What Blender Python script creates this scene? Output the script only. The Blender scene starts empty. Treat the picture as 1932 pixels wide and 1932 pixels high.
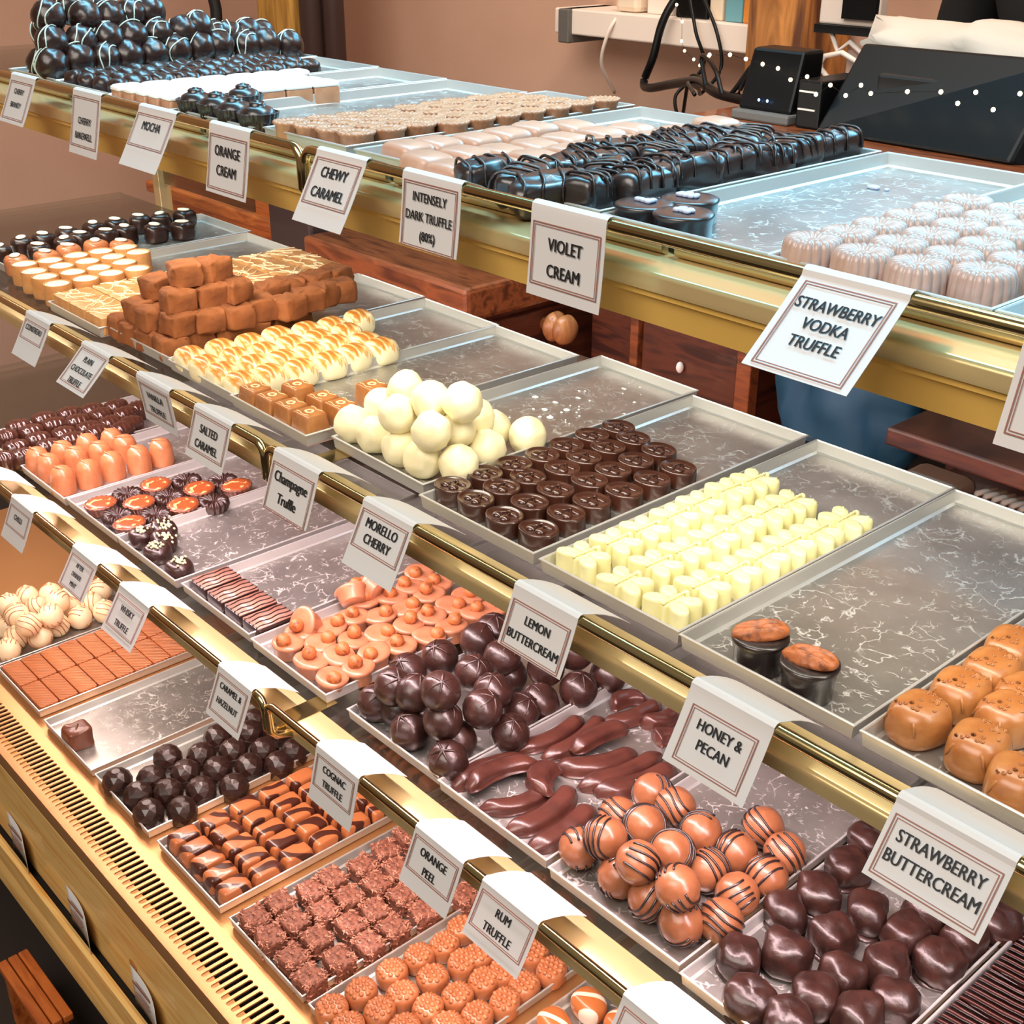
import bpy, bmesh, math, random
from mathutils import Vector, Matrix, noise

EXPOSURE = 0.24
WORLD = 0.16
LIGHTS = [   # name, place, aims at, length, width, watts, colour: the counter's strip lamps, then the shop's lamps; added lights are marked
    ('top_tier_strip', (-0.9, 0.95, 1.95), (-0.9, 0.88, 1.1), 2.8, 0.22, 14, (0.22, 0.70, 1.0), 110),
    ('added_rear_sheen_light', (-1.0, 1.36, 1.47), (-1.0, 0.84, 1.17), 2.8, 0.10, 2.6, (0.15, 0.66, 1.0), 70),  # added unseen light without a fixture, for blue sheen on trays and dark bars
    ('middle_tier_strip', (-0.95, 0.662, 1.122), (-0.95, 0.88, 0.9), 2.2, 0.02, 5.6, (1.0, 0.93, 0.80)),
    ('lower_tier_strip', (-0.95, 0.610, 0.882), (-0.95, 0.76, 0.62), 2.2, 0.02, 11.5, (1.0, 0.74, 0.76)),
    ('bottom_tier_strip', (-0.95, 0.590, 0.605), (-0.95, 0.64, 0.34), 2.2, 0.02, 5.0, (1.0, 0.77, 0.69)),
    ('shop_ceiling', (-0.4, -1.0, 2.7), (-1.0, 0.6, 0.8), 2.0, 1.2, 52, (1.0, 0.90, 0.80)),
    ('added_wall_wash', (-1.6, 1.2, 2.6), (-2.0, 1.96, 2.0), 2.6, 0.2, 20, (1.0, 0.90, 0.76)),  # added unseen light, brightens the upper wall for the brass to reflect
    ('wall_spot', (-0.9, 1.3, 2.5), (-1.5, 1.95, 1.15), 0.3, 0.3, 8, (1.0, 0.80, 0.62)),
]
# ------------------------------------------------------------------ camera, light, exposure
scn = bpy.context.scene
COL = scn.collection
CAM_H = 1.40
cam_d = bpy.data.cameras.new('camera')
cam = bpy.data.objects.new('camera', cam_d); COL.objects.link(cam)
cam_d.sensor_width = 36.0
cam_d.lens = 36.0 * 2370.96 / 1932.0
cam_d.clip_start = 0.02; cam_d.clip_end = 60
_r = Vector((0.66384101, 0.74787312, 0.00095962)); _u = Vector((-0.33145533, 0.29306181, 0.89680106)); _w = Vector((-0.67041217, 0.59565139, -0.44243298))
cam.matrix_world = Matrix(((_r.x, _u.x, -_w.x, 0.0), (_r.y, _u.y, -_w.y, 0.0), (_r.z, _u.z, -_w.z, CAM_H), (0, 0, 0, 1)))
scn.camera = cam
scn.view_settings.view_transform = 'Standard'
scn.view_settings.look = 'None'
scn.view_settings.exposure = EXPOSURE
scn.view_settings.gamma = 1.0
scn.view_settings.use_curve_mapping = False

world = bpy.data.worlds.new('shop_ambience'); scn.world = world; world.use_nodes = True
bg = world.node_tree.nodes['Background']
bg.inputs[0].default_value = (1.0, 0.82, 0.68, 1); bg.inputs[1].default_value = WORLD

def area(name, loc, aim, sx, sy, power, color, spread=180):
    d = bpy.data.lights.new(name, 'AREA'); d.shape = 'RECTANGLE'; d.size = sx; d.size_y = sy
    d.energy = power; d.color = color; d.spread = math.radians(spread)
    o = bpy.data.objects.new(name, d); COL.objects.link(o)
    o.location = loc
    z = -(Vector(aim) - Vector(loc)).normalized()          # light shines along -z
    x = Vector((1, 0, 0)); y = z.cross(x).normalized(); x = y.cross(z).normalized()
    o.rotation_euler = Matrix((x, y, z)).transposed().to_euler()
    return o
for a in LIGHTS: area(*a)

# ------------------------------------------------------------------ materials
def lin(c):
    def f(v):
        v /= 255.0
        return v / 12.92 if v <= 0.04045 else ((v + 0.055) / 1.055) ** 2.4
    return (f(c[0]), f(c[1]), f(c[2]), 1.0)
def new_mat(name):
    m = bpy.data.materials.new(name); m.use_nodes = True
    nt = m.node_tree
    return m, nt, nt.nodes['Principled BSDF']
def add(nt, kind, **kw):
    n = nt.nodes.new(kind)
    for k, v in kw.items():
        if k in n.inputs: n.inputs[k].default_value = v
        else: setattr(n, k, v)
    return n
def coords(nt, scale=(1, 1, 1), which='Object', rot=(0, 0, 0)):
    t = add(nt, 'ShaderNodeTexCoord'); mp = add(nt, 'ShaderNodeMapping')
    mp.inputs['Scale'].default_value = scale; mp.inputs['Rotation'].default_value = rot
    nt.links.new(t.outputs[which], mp.inputs['Vector'])
    return mp.outputs['Vector']
def ramp(nt, fac, stops):
    n = add(nt, 'ShaderNodeValToRGB'); cr = n.color_ramp
    while len(cr.elements) < len(stops): cr.elements.new(0.5)
    for e, (p, c) in zip(cr.elements, stops): e.position = p; e.color = c
    nt.links.new(fac, n.inputs['Fac'])
    return n.outputs['Color']
def bump(nt, bs, height, strength=0.3, dist=0.001):
    b = add(nt, 'ShaderNodeBump'); b.inputs['Strength'].default_value = strength; b.inputs['Distance'].default_value = dist
    nt.links.new(height, b.inputs['Height']); nt.links.new(b.outputs['Normal'], bs.inputs['Normal'])
def plain(name, c, rough=0.5, metal=0.0, coat=0.0, spec=0.5):
    m, nt, bs = new_mat(name)
    bs.inputs['Base Color'].default_value = lin(c); bs.inputs['Roughness'].default_value = rough
    bs.inputs['Metallic'].default_value = metal; bs.inputs['Coat Weight'].default_value = coat
    bs.inputs['Specular IOR Level'].default_value = spec
    return m
def choc(name, c, c2=None, rough=0.38, coat=0.15, bs_scale=60.0, bs_str=0.15, var=0.5):
    """chocolate: slightly mottled colour, fine surface unevenness, soft gloss"""
    m, nt, bs = new_mat(name)
    c2 = c2 or tuple(max(0, v * 0.86) for v in c)
    v = coords(nt)
    n1 = add(nt, 'ShaderNodeTexNoise', Scale=bs_scale * 0.9, Detail=3.0); nt.links.new(v, n1.inputs['Vector'])
    nt.links.new(ramp(nt, n1.outputs['Fac'], [(0.5 - var * 0.3, lin(c2)), (0.5 + var * 0.3, lin(c))]), bs.inputs['Base Color'])
    n2 = add(nt, 'ShaderNodeTexNoise', Scale=bs_scale * 4, Detail=2.0); nt.links.new(v, n2.inputs['Vector'])
    bump(nt, bs, n2.outputs['Fac'], bs_str, 0.0012)
    bs.inputs['Roughness'].default_value = rough; bs.inputs['Coat Weight'].default_value = coat; bs.inputs['Coat Roughness'].default_value = 0.25
    return m
def wood(name, c1, c2, rough=0.45, scale=(2, 30, 30), coat=0.1):
    m, nt, bs = new_mat(name)
    v = coords(nt, scale)
    n1 = add(nt, 'ShaderNodeTexNoise', Scale=2.5, Detail=6.0, Distortion=0.6); nt.links.new(v, n1.inputs['Vector'])
    nt.links.new(ramp(nt, n1.outputs['Fac'], [(0.32, lin(c2)), (0.52, lin(c1)), (0.68, lin(c2))]), bs.inputs['Base Color'])
    bump(nt, bs, n1.outputs['Fac'], 0.12, 0.002)
    bs.inputs['Roughness'].default_value = rough; bs.inputs['Coat Weight'].default_value = coat
    return m
def steel():
    """worn tray steel: satin metal crossed by short pale knife scratches and cloudy wiping marks"""
    m, nt, bs = new_mat('scratched_steel')
    v = coords(nt)
    info = add(nt, 'ShaderNodeObjectInfo'); off = add(nt, 'ShaderNodeVectorMath', operation='ADD'); nt.links.new(v, off.inputs[0]); nt.links.new(info.outputs['Location'], off.inputs[1]); v = off.outputs[0]
    d = add(nt, 'ShaderNodeTexNoise', Scale=26.0, Detail=4.0); nt.links.new(v, d.inputs['Vector'])
    mx = add(nt, 'ShaderNodeMixRGB', blend_type='ADD'); mx.inputs[0].default_value = 0.06
    nt.links.new(v, mx.inputs[1]); nt.links.new(d.outputs['Color'], mx.inputs[2])
    mask = None
    for sc, w, lo in ((34.0, 0.030, 0.53), (62.0, 0.045, 0.55), (110.0, 0.06, 0.56)):
        vo = add(nt, 'ShaderNodeTexVoronoi', feature='DISTANCE_TO_EDGE', Scale=sc); nt.links.new(mx.outputs[0], vo.inputs['Vector'])
        f = ramp(nt, vo.outputs['Distance'], [(0.0, (1, 1, 1, 1)), (w, (0, 0, 0, 1))])
        br = add(nt, 'ShaderNodeTexNoise', Scale=sc * 0.8, Detail=2.0); nt.links.new(v, br.inputs['Vector'])
        g = ramp(nt, br.outputs['Fac'], [(lo, (0, 0, 0, 1)), (lo + 0.06, (1, 1, 1, 1))])
        mu = add(nt, 'ShaderNodeMixRGB', blend_type='MULTIPLY'); mu.inputs[0].default_value = 1.0
        nt.links.new(f, mu.inputs[1]); nt.links.new(g, mu.inputs[2])
        if mask is None: mask = mu.outputs[0]
        else:
            ad = add(nt, 'ShaderNodeMixRGB', blend_type='LIGHTEN'); ad.inputs[0].default_value = 1.0
            nt.links.new(mask, ad.inputs[1]); nt.links.new(mu.outputs[0], ad.inputs[2]); mask = ad.outputs[0]
    cl = add(nt, 'ShaderNodeTexNoise', Scale=14.0, Detail=6.0); nt.links.new(v, cl.inputs['Vector'])
    base = ramp(nt, cl.outputs['Fac'], [(0.35, lin((158, 154, 148))), (0.7, lin((186, 183, 177)))])
    mc = add(nt, 'ShaderNodeMixRGB'); fa = add(nt, 'ShaderNodeMath', operation='MULTIPLY'); fa.inputs[1].default_value = 0.42; nt.links.new(mask, fa.inputs[0]); nt.links.new(fa.outputs[0], mc.inputs[0]); nt.links.new(base, mc.inputs[1]); mc.inputs[2].default_value = lin((240, 238, 234))
    nt.links.new(mc.outputs[0], bs.inputs['Base Color'])
    nt.links.new(ramp(nt, mask, [(0.0, (0.33, 0.33, 0.33, 1)), (1.0, (0.6, 0.6, 0.6, 1))]), bs.inputs['Roughness'])
    nt.links.new(ramp(nt, mask, [(0.0, (0.78, 0.78, 0.78, 1)), (1.0, (0.40, 0.40, 0.40, 1))]), bs.inputs['Metallic'])
    return m
def clear(name, tint, gloss=0.06):
    m, nt, bs = new_mat(name); nt.nodes.remove(bs)
    tr = add(nt, 'ShaderNodeBsdfTransparent'); tr.inputs['Color'].default_value = lin(tint)
    gl = add(nt, 'ShaderNodeBsdfGlossy'); gl.inputs['Roughness'].default_value = 0.06
    fr = add(nt, 'ShaderNodeFresnel'); fr.inputs['IOR'].default_value = 1.45
    ml = add(nt, 'ShaderNodeMath', operation='MULTIPLY'); ml.inputs[1].default_value = gloss * 10
    nt.links.new(fr.outputs[0], ml.inputs[0])
    mx = add(nt, 'ShaderNodeMixShader'); nt.links.new(ml.outputs[0], mx.inputs[0]); nt.links.new(tr.outputs[0], mx.inputs[1]); nt.links.new(gl.outputs[0], mx.inputs[2])
    nt.links.new(mx.outputs[0], nt.nodes['Material Output'].inputs['Surface'])
    return m
def glow(name, c, s):
    m, nt, bs = new_mat(name)
    bs.inputs['Base Color'].default_value = lin(c); bs.inputs['Emission Color'].default_value = lin(c); bs.inputs['Emission Strength'].default_value = s
    return m
def speckle(name, base, spots, scale=220.0, lo=0.60, hi=0.66, rough=0.5):
    m, nt, bs = new_mat(name)
    n1 = add(nt, 'ShaderNodeTexNoise', Scale=scale, Detail=2.0); nt.links.new(coords(nt), n1.inputs['Vector'])
    nt.links.new(ramp(nt, n1.outputs['Fac'], [(lo, lin(base)), (hi, lin(spots))]), bs.inputs['Base Color'])
    bs.inputs['Roughness'].default_value = rough
    return m
def brushed_gold():
    """white chocolate dome with brushed caramel strokes on its crown"""
    m, nt, bs = new_mat('white_chocolate_brushed_caramel')
    t = add(nt, 'ShaderNodeTexCoord')
    mp = add(nt, 'ShaderNodeMapping'); mp.inputs['Scale'].default_value = (30, 150, 40); nt.links.new(t.outputs['Object'], mp.inputs['Vector'])
    info = add(nt, 'ShaderNodeObjectInfo')
    ad = add(nt, 'ShaderNodeVectorMath', operation='ADD'); nt.links.new(mp.outputs[0], ad.inputs[0]); nt.links.new(info.outputs['Location'], ad.inputs[1])
    n1 = add(nt, 'ShaderNodeTexNoise', Scale=1.6, Detail=3.0); nt.links.new(ad.outputs[0], n1.inputs['Vector'])
    sx = add(nt, 'ShaderNodeSeparateXYZ'); nt.links.new(t.outputs['Object'], sx.inputs[0])
    mr = add(nt, 'ShaderNodeMapRange'); mr.inputs[1].default_value = 0.010; mr.inputs[2].default_value = 0.027; mr.inputs[3].default_value = -0.26; mr.inputs[4].default_value = 0.14
    nt.links.new(sx.outputs['Z'], mr.inputs[0])
    s = add(nt, 'ShaderNodeMath', operation='ADD'); nt.links.new(n1.outputs['Fac'], s.inputs[0]); nt.links.new(mr.outputs[0], s.inputs[1])
    nt.links.new(ramp(nt, s.outputs[0], [(0.40, lin((246, 234, 190))), (0.52, lin((220, 164, 88))), (0.66, lin((180, 110, 46)))]), bs.inputs['Base Color'])
    bs.inputs['Roughness'].default_value = 0.3; bs.inputs['Coat Weight'].default_value = 0.3
    return m
def banded(name, base, band, scale, dist, lo, hi, rot=(0, 0, 0), rough=0.3, zfade=None):
    """chocolate with bands of a second chocolate brushed across it"""
    m, nt, bs = new_mat(name)
    info = add(nt, 'ShaderNodeObjectInfo')
    v = coords(nt, rot=rot)
    ad = add(nt, 'ShaderNodeVectorMath', operation='ADD'); nt.links.new(v, ad.inputs[0]); nt.links.new(info.outputs['Location'], ad.inputs[1])
    w = add(nt, 'ShaderNodeTexWave', Scale=scale, Distortion=dist, Detail=1.0); w.inputs['Detail Scale'].default_value = 1.2
    nt.links.new(ad.outputs[0], w.inputs['Vector'])
    nt.links.new(ramp(nt, w.outputs['Fac'], [(lo, lin(base)), (hi, lin(band))]), bs.inputs['Base Color'])
    bs.inputs['Roughness'].default_value = rough; bs.inputs['Coat Weight'].default_value = 0.3
    return m
def ridged(name, c, c2, scale, rot, rough=0.4, strength=0.8, dist=0.002):
    m, nt, bs = new_mat(name)
    w = add(nt, 'ShaderNodeTexWave', Scale=scale, Distortion=1.2, Detail=1.0); nt.links.new(coords(nt, rot=rot), w.inputs['Vector'])
    nt.links.new(ramp(nt, w.outputs['Fac'], [(0.2, lin(c2)), (0.7, lin(c))]), bs.inputs['Base Color'])
    bump(nt, bs, w.outputs['Fac'], strength, dist)
    bs.inputs['Roughness'].default_value = rough
    return m
def plaster(name, c, c2):
    m, nt, bs = new_mat(name)
    n1 = add(nt, 'ShaderNodeTexNoise', Scale=1.4, Detail=5.0); nt.links.new(coords(nt), n1.inputs['Vector'])
    nt.links.new(ramp(nt, n1.outputs['Fac'], [(0.35, lin(c2)), (0.65, lin(c))]), bs.inputs['Base Color'])
    n2 = add(nt, 'ShaderNodeTexNoise', Scale=60.0, Detail=3.0); nt.links.new(coords(nt), n2.inputs['Vector'])
    bump(nt, bs, n2.outputs['Fac'], 0.15, 0.004)
    bs.inputs['Roughness'].default_value = 0.85
    return m

STEEL = steel()
STEEL_WALL = plain('satin_steel', (214, 213, 209), 0.38, 0.6)
BRASS = plain('polished_brass', (206, 186, 132), 0.16, 1.0)
BRASS_SATIN = plain('satin_brass', (226, 202, 146), 0.24, 0.6)
DECKBRASS = plain('peach_brass', (206, 152, 100), 0.38, 0.7)
BRASS_LIT = plain('brass_reflected_glow', (240, 194, 100), 0.4, 0.3)  # bright yellow base paints in the reflection of the lit trays below
GLASS = clear('shelf_glass', (238, 242, 240), 0.075)
PAPER = plain('card_paper', (208, 206, 204), 0.6)
INK = plain('black_ink', (22, 22, 24), 0.6)
RULE = plain('brown_border_ink', (150, 98, 84), 0.6)
DARK = choc('dark_chocolate', (52, 29, 23), (36, 20, 16), 0.3, 0.25)
DARK_SATIN = choc('satin_dark_chocolate', (58, 33, 27), (40, 23, 19), 0.34, 0.22, 70, 0.25)
DARK_GLOSS = choc('glossy_dark_chocolate', (70, 38, 27), (56, 30, 22), 0.2, 0.6, 40, 0.05)
BLACK_CHOC = choc('near_black_chocolate', (42, 31, 30), (32, 23, 22), 0.3, 0.5)
MILK = choc('milk_chocolate', (188, 126, 92), (168, 106, 74), 0.36, 0.2)
PEELCHOC = choc('peel_coating', (84, 46, 37), (66, 35, 29), 0.3, 0.3, 50, 0.2)
MILK_PALE = choc('pale_milk_chocolate', (192, 142, 108), (172, 120, 86), 0.36, 0.2)
MILK_ORANGE = choc('orange_milk_chocolate', (198, 126, 84), (178, 106, 66), 0.3, 0.3)
MILK_DARK = choc('deep_milk_chocolate', (124, 68, 46), (100, 54, 38), 0.3, 0.3)
CARAMEL = choc('caramel_chocolate', (176, 118, 66), (154, 94, 48), 0.32, 0.25)
CARAMEL_PALE = choc('pale_caramel', (212, 156, 98), (194, 132, 76), 0.45, 0.1)
PINKISH = choc('pinkish_cream_chocolate', (190, 160, 148), (174, 142, 128), 0.32, 0.3)
PILLOW = choc('blush_milk_chocolate', (198, 154, 130), (186, 140, 116), 0.34, 0.25, 30, 0.08)
WHITE = choc('white_chocolate', (243, 234, 196), (236, 224, 178), 0.4, 0.1, 50, 0.15)
LEMON = choc('lemon_white_chocolate', (238, 232, 178), (232, 224, 164), 0.42, 0.1, 40, 0.06)
ICING = plain('white_icing', (246, 243, 238), 0.55)
MINT = plain('pale_mint_icing', (208, 224, 212), 0.4)
COCOA = choc('cocoa_dusted_fudge', (164, 96, 48), (104, 56, 26), 0.9, 0.0, 34, 0.7, 0.9)
NUT = speckle('hazelnut_skin', (176, 102, 54), (122, 62, 30), 160, 0.5, 0.68, 0.5)
PECAN = speckle('pecan_kernel', (166, 96, 54), (112, 60, 34), 140, 0.48, 0.66, 0.45)
ALMOND = plain('blanched_almond', (240, 226, 198), 0.5)
SEED = plain('pale_green_seed', (190, 190, 150), 0.6)
NUTTY = speckle('chopped_nut_caramel', (150, 74, 38), (230, 178, 120), 120, 0.55, 0.62, 0.3)
CREAMTOP = speckle('speckled_custard', (244, 228, 196), (178, 116, 62), 130, 0.62, 0.72, 0.5)
VIOLET = plain('violet_sugar', (196, 206, 236), 0.4)
GOLDBRUSH = brushed_gold()
FLAME = banded('milk_chocolate_flamed_dark', (186, 110, 66), (74, 36, 26), 11.0, 9.0, 0.66, 0.74, (0, 0, 0.5))
RIBBONED = banded('milk_chocolate_white_bands', (192, 112, 60), (248, 226, 206), 16.0, 2.0, 0.80, 0.86, (0, 0, 0.9))
RIDGE = ridged('ridged_caramel', (206, 126, 78), (182, 100, 58), 75.0, (0, 0, 0.75))
RIDGE_DARK = ridged('ridged_dark_chocolate', (70, 34, 28), (24, 10, 9), 44.0, (0, 0, 1.45), 0.25, 1.0, 0.004)
COCONUT = speckle('coconut_flaked_chocolate', (150, 92, 72), (104, 58, 44), 260, 0.45, 0.62, 0.6)
FLAKE = plain('chocolate_flake', (196, 132, 108), 0.45)
PINE = wood('varnished_pine', (246, 204, 128), (232, 172, 90), 0.35, (2, 26, 26), 0.3)
PINE_DARK = wood('amber_pine', (196, 122, 50), (150, 84, 30), 0.35, (2, 26, 26), 0.3)
CHERRYWOOD = wood('dark_cherry_wood', (88, 40, 22), (50, 20, 12), 0.4, (3, 3, 22), 0.25)
CHERRYTOP = wood('worn_cherry_wood', (136, 70, 36), (84, 40, 20), 0.35, (3, 20, 20), 0.3)
ORANGEWOOD = wood('orange_oak', (196, 106, 44), (150, 70, 26), 0.4, (3, 18, 18), 0.2)
BEAMWOOD = wood('rough_hewn_oak', (206, 138, 72), (92, 50, 24), 0.75, (9, 9, 1.6), 0.0)
KNOBWOOD = wood('turned_pine', (196, 128, 76), (150, 88, 48), 0.4, (4, 30, 4), 0.2)
STRIPE_MILK = choc('striped_milk_chocolate', (152, 96, 64), (132, 80, 50), 0.32, 0.25)
WALL = plaster('tan_plaster', (206, 168, 146), (190, 150, 128))
FLOORM = plain('dark_floor', (40, 32, 28), 0.6)
BLACKP = plain('black_plastic', (9, 10, 12), 0.38, 0.0, 0.0, 0.25)
BLACKM = plain('matt_black', (14, 13, 13), 0.6)
GREYP = plain('grey_plastic', (96, 92, 88), 0.5)
WHITEP = plain('white_paint', (232, 216, 204), 0.5)
CREAMP = plain('cream_plastic', (226, 206, 182), 0.5)
BLUEBOX = plain('blue_card', (104, 158, 170), 0.5)
ORANGEBOX = plain('orange_card', (214, 130, 46), 0.5)
TEAL = plain('teal_cloth', (10, 56, 76), 0.6)
WHITECLOTH = plain('crumpled_white_paper', (200, 188, 174), 0.6)
SKIN = plain('skin', (214, 166, 140), 0.5)
BLACKCLOTH = plain('black_cloth', (16, 16, 18), 0.9)
BROWNCARD = plain('brown_card', (122, 92, 76), 0.8)
BULB_REFLECTION = glow('reflected_bulb_glow', (255, 226, 170), 9.0)  # glow standing in for reflected fairy lights
LEDBLUE = glow('blue_indicator', (120, 170, 255), 6.0)
PIPE = plain('dark_pipe', (62, 44, 40), 0.5)
GOLDPOST = wood('gilded_post', (200, 150, 70), (150, 104, 40), 0.5, (20, 20, 2), 0.1)
# ------------------------------------------------------------------ mesh building
PI = math.pi
rnd = random.Random(11)
class MB:
    """collects rings, boxes and tubes into one mesh"""
    def __init__(s): s.v = []; s.f = []; s.m = []
    def add(s, vs, fs, m=0):
        b = len(s.v); s.v += [Vector(p) for p in vs]
        for f in fs: s.f.append(tuple(i + b for i in f)); s.m.append(m)
        return b
    def grid(s, rows, m=0, close_u=True, cap0=False, cap1=False):
        n = len(rows[0]); vs = [p for r in rows for p in r]; fs = []
        for i in range(len(rows) - 1):
            for j in range(n if close_u else n - 1):
                k = (j + 1) % n
                fs.append((i * n + j, i * n + k, (i + 1) * n + k, (i + 1) * n + j))
        if cap0: fs.append(tuple(range(n))[::-1])
        if cap1: fs.append(tuple((len(rows) - 1) * n + j for j in range(n)))
        return s.add(vs, fs, m)
    def lathe(s, prof, n=28, m=0, fn=None, sx=1.0, sy=1.0, at=(0, 0, 0), cap0=True, cap1=True):
        rows = []
        for i, (r, z) in enumerate(prof):
            row = []
            for j in range(n):
                t = 2 * PI * j / n
                rr, zz = fn(t, r, z) if fn else (r, z)
                row.append((at[0] + rr * math.cos(t) * sx, at[1] + rr * math.sin(t) * sy, at[2] + zz))
            rows.append(row)
        return s.grid(rows, m, True, cap0, cap1)
    def sq(s, a, b, c, e1=1.0, e2=1.0, nu=28, nv=14, zc=None, m=0, at=(0, 0, 0), taper=0.0):
        """superellipsoid standing on z=0, its underside cut flat"""
        zc = c if zc is None else zc
        p = lambda w, e: math.copysign(abs(w) ** e, w)
        rows = []
        for i in range(nv + 1):
            ph = -PI / 2 + PI * i / nv
            row = []
            for j in range(nu):
                th = 2 * PI * j / nu
                cr = max(p(math.cos(ph), e1), 1e-4)
                z = zc + c * p(math.sin(ph), e1); z = max(z, 0.0)
                k = 1.0 - taper * z / (zc + c)
                row.append((at[0] + a * cr * p(math.cos(th), e2) * k, at[1] + b * cr * p(math.sin(th), e2) * k, at[2] + z))
            rows.append(row)
        return s.grid(rows, m, True, True, True)
    def box(s, x0, x1, y0, y1, z0, z1, m=0):
        return s.add([(x0, y0, z0), (x1, y0, z0), (x1, y1, z0), (x0, y1, z0), (x0, y0, z1), (x1, y0, z1), (x1, y1, z1), (x0, y1, z1)],
                     [(3, 2, 1, 0), (4, 5, 6, 7), (0, 1, 5, 4), (1, 2, 6, 5), (2, 3, 7, 6), (3, 0, 4, 7)], m)
    def tube(s, pts, r, n=6, m=0, closed=False, flat=1.0):
        pts = [Vector(p) for p in pts]; rows = []; up = Vector((0.13, 0.21, 0.97)).normalized()
        rr = r if isinstance(r, (list, tuple)) else [r] * len(pts)
        for i, p in enumerate(pts):
            d = pts[min(i + 1, len(pts) - 1)] - pts[max(i - 1, 0)]
            if d.length < 1e-9: d = Vector((1, 0, 0))
            d.normalize(); x = d.cross(up)
            if x.length < 1e-4: x = d.cross(Vector((1, 0, 0)))
            x.normalize(); y = x.cross(d)
            rows.append([p + x * (rr[i] * math.cos(2 * PI * j / n)) + y * (rr[i] * flat * math.sin(2 * PI * j / n)) for j in range(n)])
        return s.grid(rows, m, True, True, True)
    def prism(s, prof, x0, x1, m=0):
        """profile in (y, z) drawn along x"""
        n = len(prof)
        vs = [(x0, y, z) for y, z in prof] + [(x1, y, z) for y, z in prof]
        fs = [(i, (i + 1) % n, n + (i + 1) % n, n + i) for i in range(n)] + [tuple(range(n))[::-1], tuple(range(n, 2 * n))]
        return s.add(vs, fs, m)
    def warp(s, amp, freq, seed=0, ridge=False, keep=True, start=0, ctr=None):
        o = Vector((seed * 7.3, seed * 3.1, seed * 5.7)); ctr = Vector(ctr) if ctr else Vector((0, 0, sum(v.z for v in s.v) / len(s.v)))
        for i in range(start, len(s.v)):
            v = s.v[i]; d = v - ctr
            if d.length < 1e-6: continue
            q = v * freq + o
            h = noise.noise(q)
            if ridge: h = (1 - 2.2 * abs(h)) * 0.6
            h += 0.4 * noise.noise(q * 2.3)
            z = v.z
            v += d.normalized() * (h * amp)
            if keep and z < 1e-4: v.z = z
    def move(s, loc=(0, 0, 0), rot=None, start=0):
        M = Matrix.Translation(loc) @ (rot.to_4x4() if rot else Matrix())
        for i in range(start, len(s.v)): s.v[i] = M @ s.v[i]
    def build(s, name, mats, parent=None, smooth=True, angle=None):
        me = bpy.data.meshes.new(name); me.from_pydata([tuple(v) for v in s.v], [], s.f)
        for mt in (mats if isinstance(mats, (list, tuple)) else [mats]): me.materials.append(mt)
        me.polygons.foreach_set('material_index', s.m)
        me.polygons.foreach_set('use_smooth', [smooth] * len(s.f))
        me.update()
        bm = bmesh.new(); bm.from_mesh(me); bmesh.ops.recalc_face_normals(bm, faces=bm.faces)
        if angle is not None:
            for e in bm.edges:
                e.smooth = len(e.link_faces) == 2 and e.calc_face_angle(0) < math.radians(angle)
        bm.to_mesh(me); bm.free()
        o = bpy.data.objects.new(name, me); COL.objects.link(o)
        if parent is not None: o.parent = parent
        return o
def tag(o, label=None, cat=None, group=None, kind=None):
    for k, v in (('label', label), ('category', cat), ('group', group), ('kind', kind)):
        if v: o[k] = v
    return o
def empty(name, loc=(0, 0, 0), rz=0.0):
    o = bpy.data.objects.new(name, None); COL.objects.link(o); o.location = loc; o.rotation_euler = (0, 0, rz); o.empty_display_size = 0.02
    return o
def copy_tree(o, parent=None):
    c = o.copy(); COL.objects.link(c)
    if parent is not None: c.parent = parent
    for ch in list(o.children): copy_tree(ch, c)
    return c
def bevelled(o, w, seg=2):
    md = o.modifiers.new('soft_edges', 'BEVEL'); md.width = w; md.segments = seg; md.limit_method = 'ANGLE'; md.angle_limit = math.radians(40)
    return o
def simple_box(name, x0, x1, y0, y1, z0, z1, m, parent=None, bev=0.0):
    b = MB(); b.box(x0, x1, y0, y1, z0, z1); o = b.build(name, m, parent, smooth=False)
    if bev: bevelled(o, bev)
    return o
ORD = 'first second third fourth fifth sixth seventh eighth ninth tenth eleventh twelfth thirteenth fourteenth fifteenth sixteenth seventeenth eighteenth nineteenth twentieth'.split()
def ordn(i): return ORD[i] if i < len(ORD) else ('twenty-', 'thirty-', 'forty-')[min(2, i // 10 - 2)] + ORD[i % 10]
def col_name(k, n): return 'the only column' if n == 1 else 'leftmost column' if k == 0 else 'rightmost column' if k == n - 1 else ordn(k) + ' column from left'
def where_rc(RC):
    n = max(c for c, r in RC) + 1
    return [('frontmost' if r == 0 else ordn(r) + ' from front') + ' in ' + col_name(c, n) for c, r in RC]
def clusters(vals, gap):
    order = sorted(range(len(vals)), key=lambda i: vals[i]); out = [0] * len(vals); c = 0
    for a, b in zip(order, order[1:]):
        if vals[b] - vals[a] > gap: c += 1
        out[b] = c
    return out, c + 1
def where_grid(P, gap=0.014):
    c, n = clusters([p[0] for p in P], gap)
    cols = [[i for i in range(len(P)) if c[i] == k] for k in range(n)]
    res = [''] * len(P)
    for k, ix in enumerate(cols):
        ix.sort(key=lambda i: P[i][1])
        name = col_name(k, n)
        for q, i in enumerate(ix):
            res[i] = ('frontmost' if q == 0 else ordn(q) + ' from front') + ' in ' + name
    return res
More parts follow.
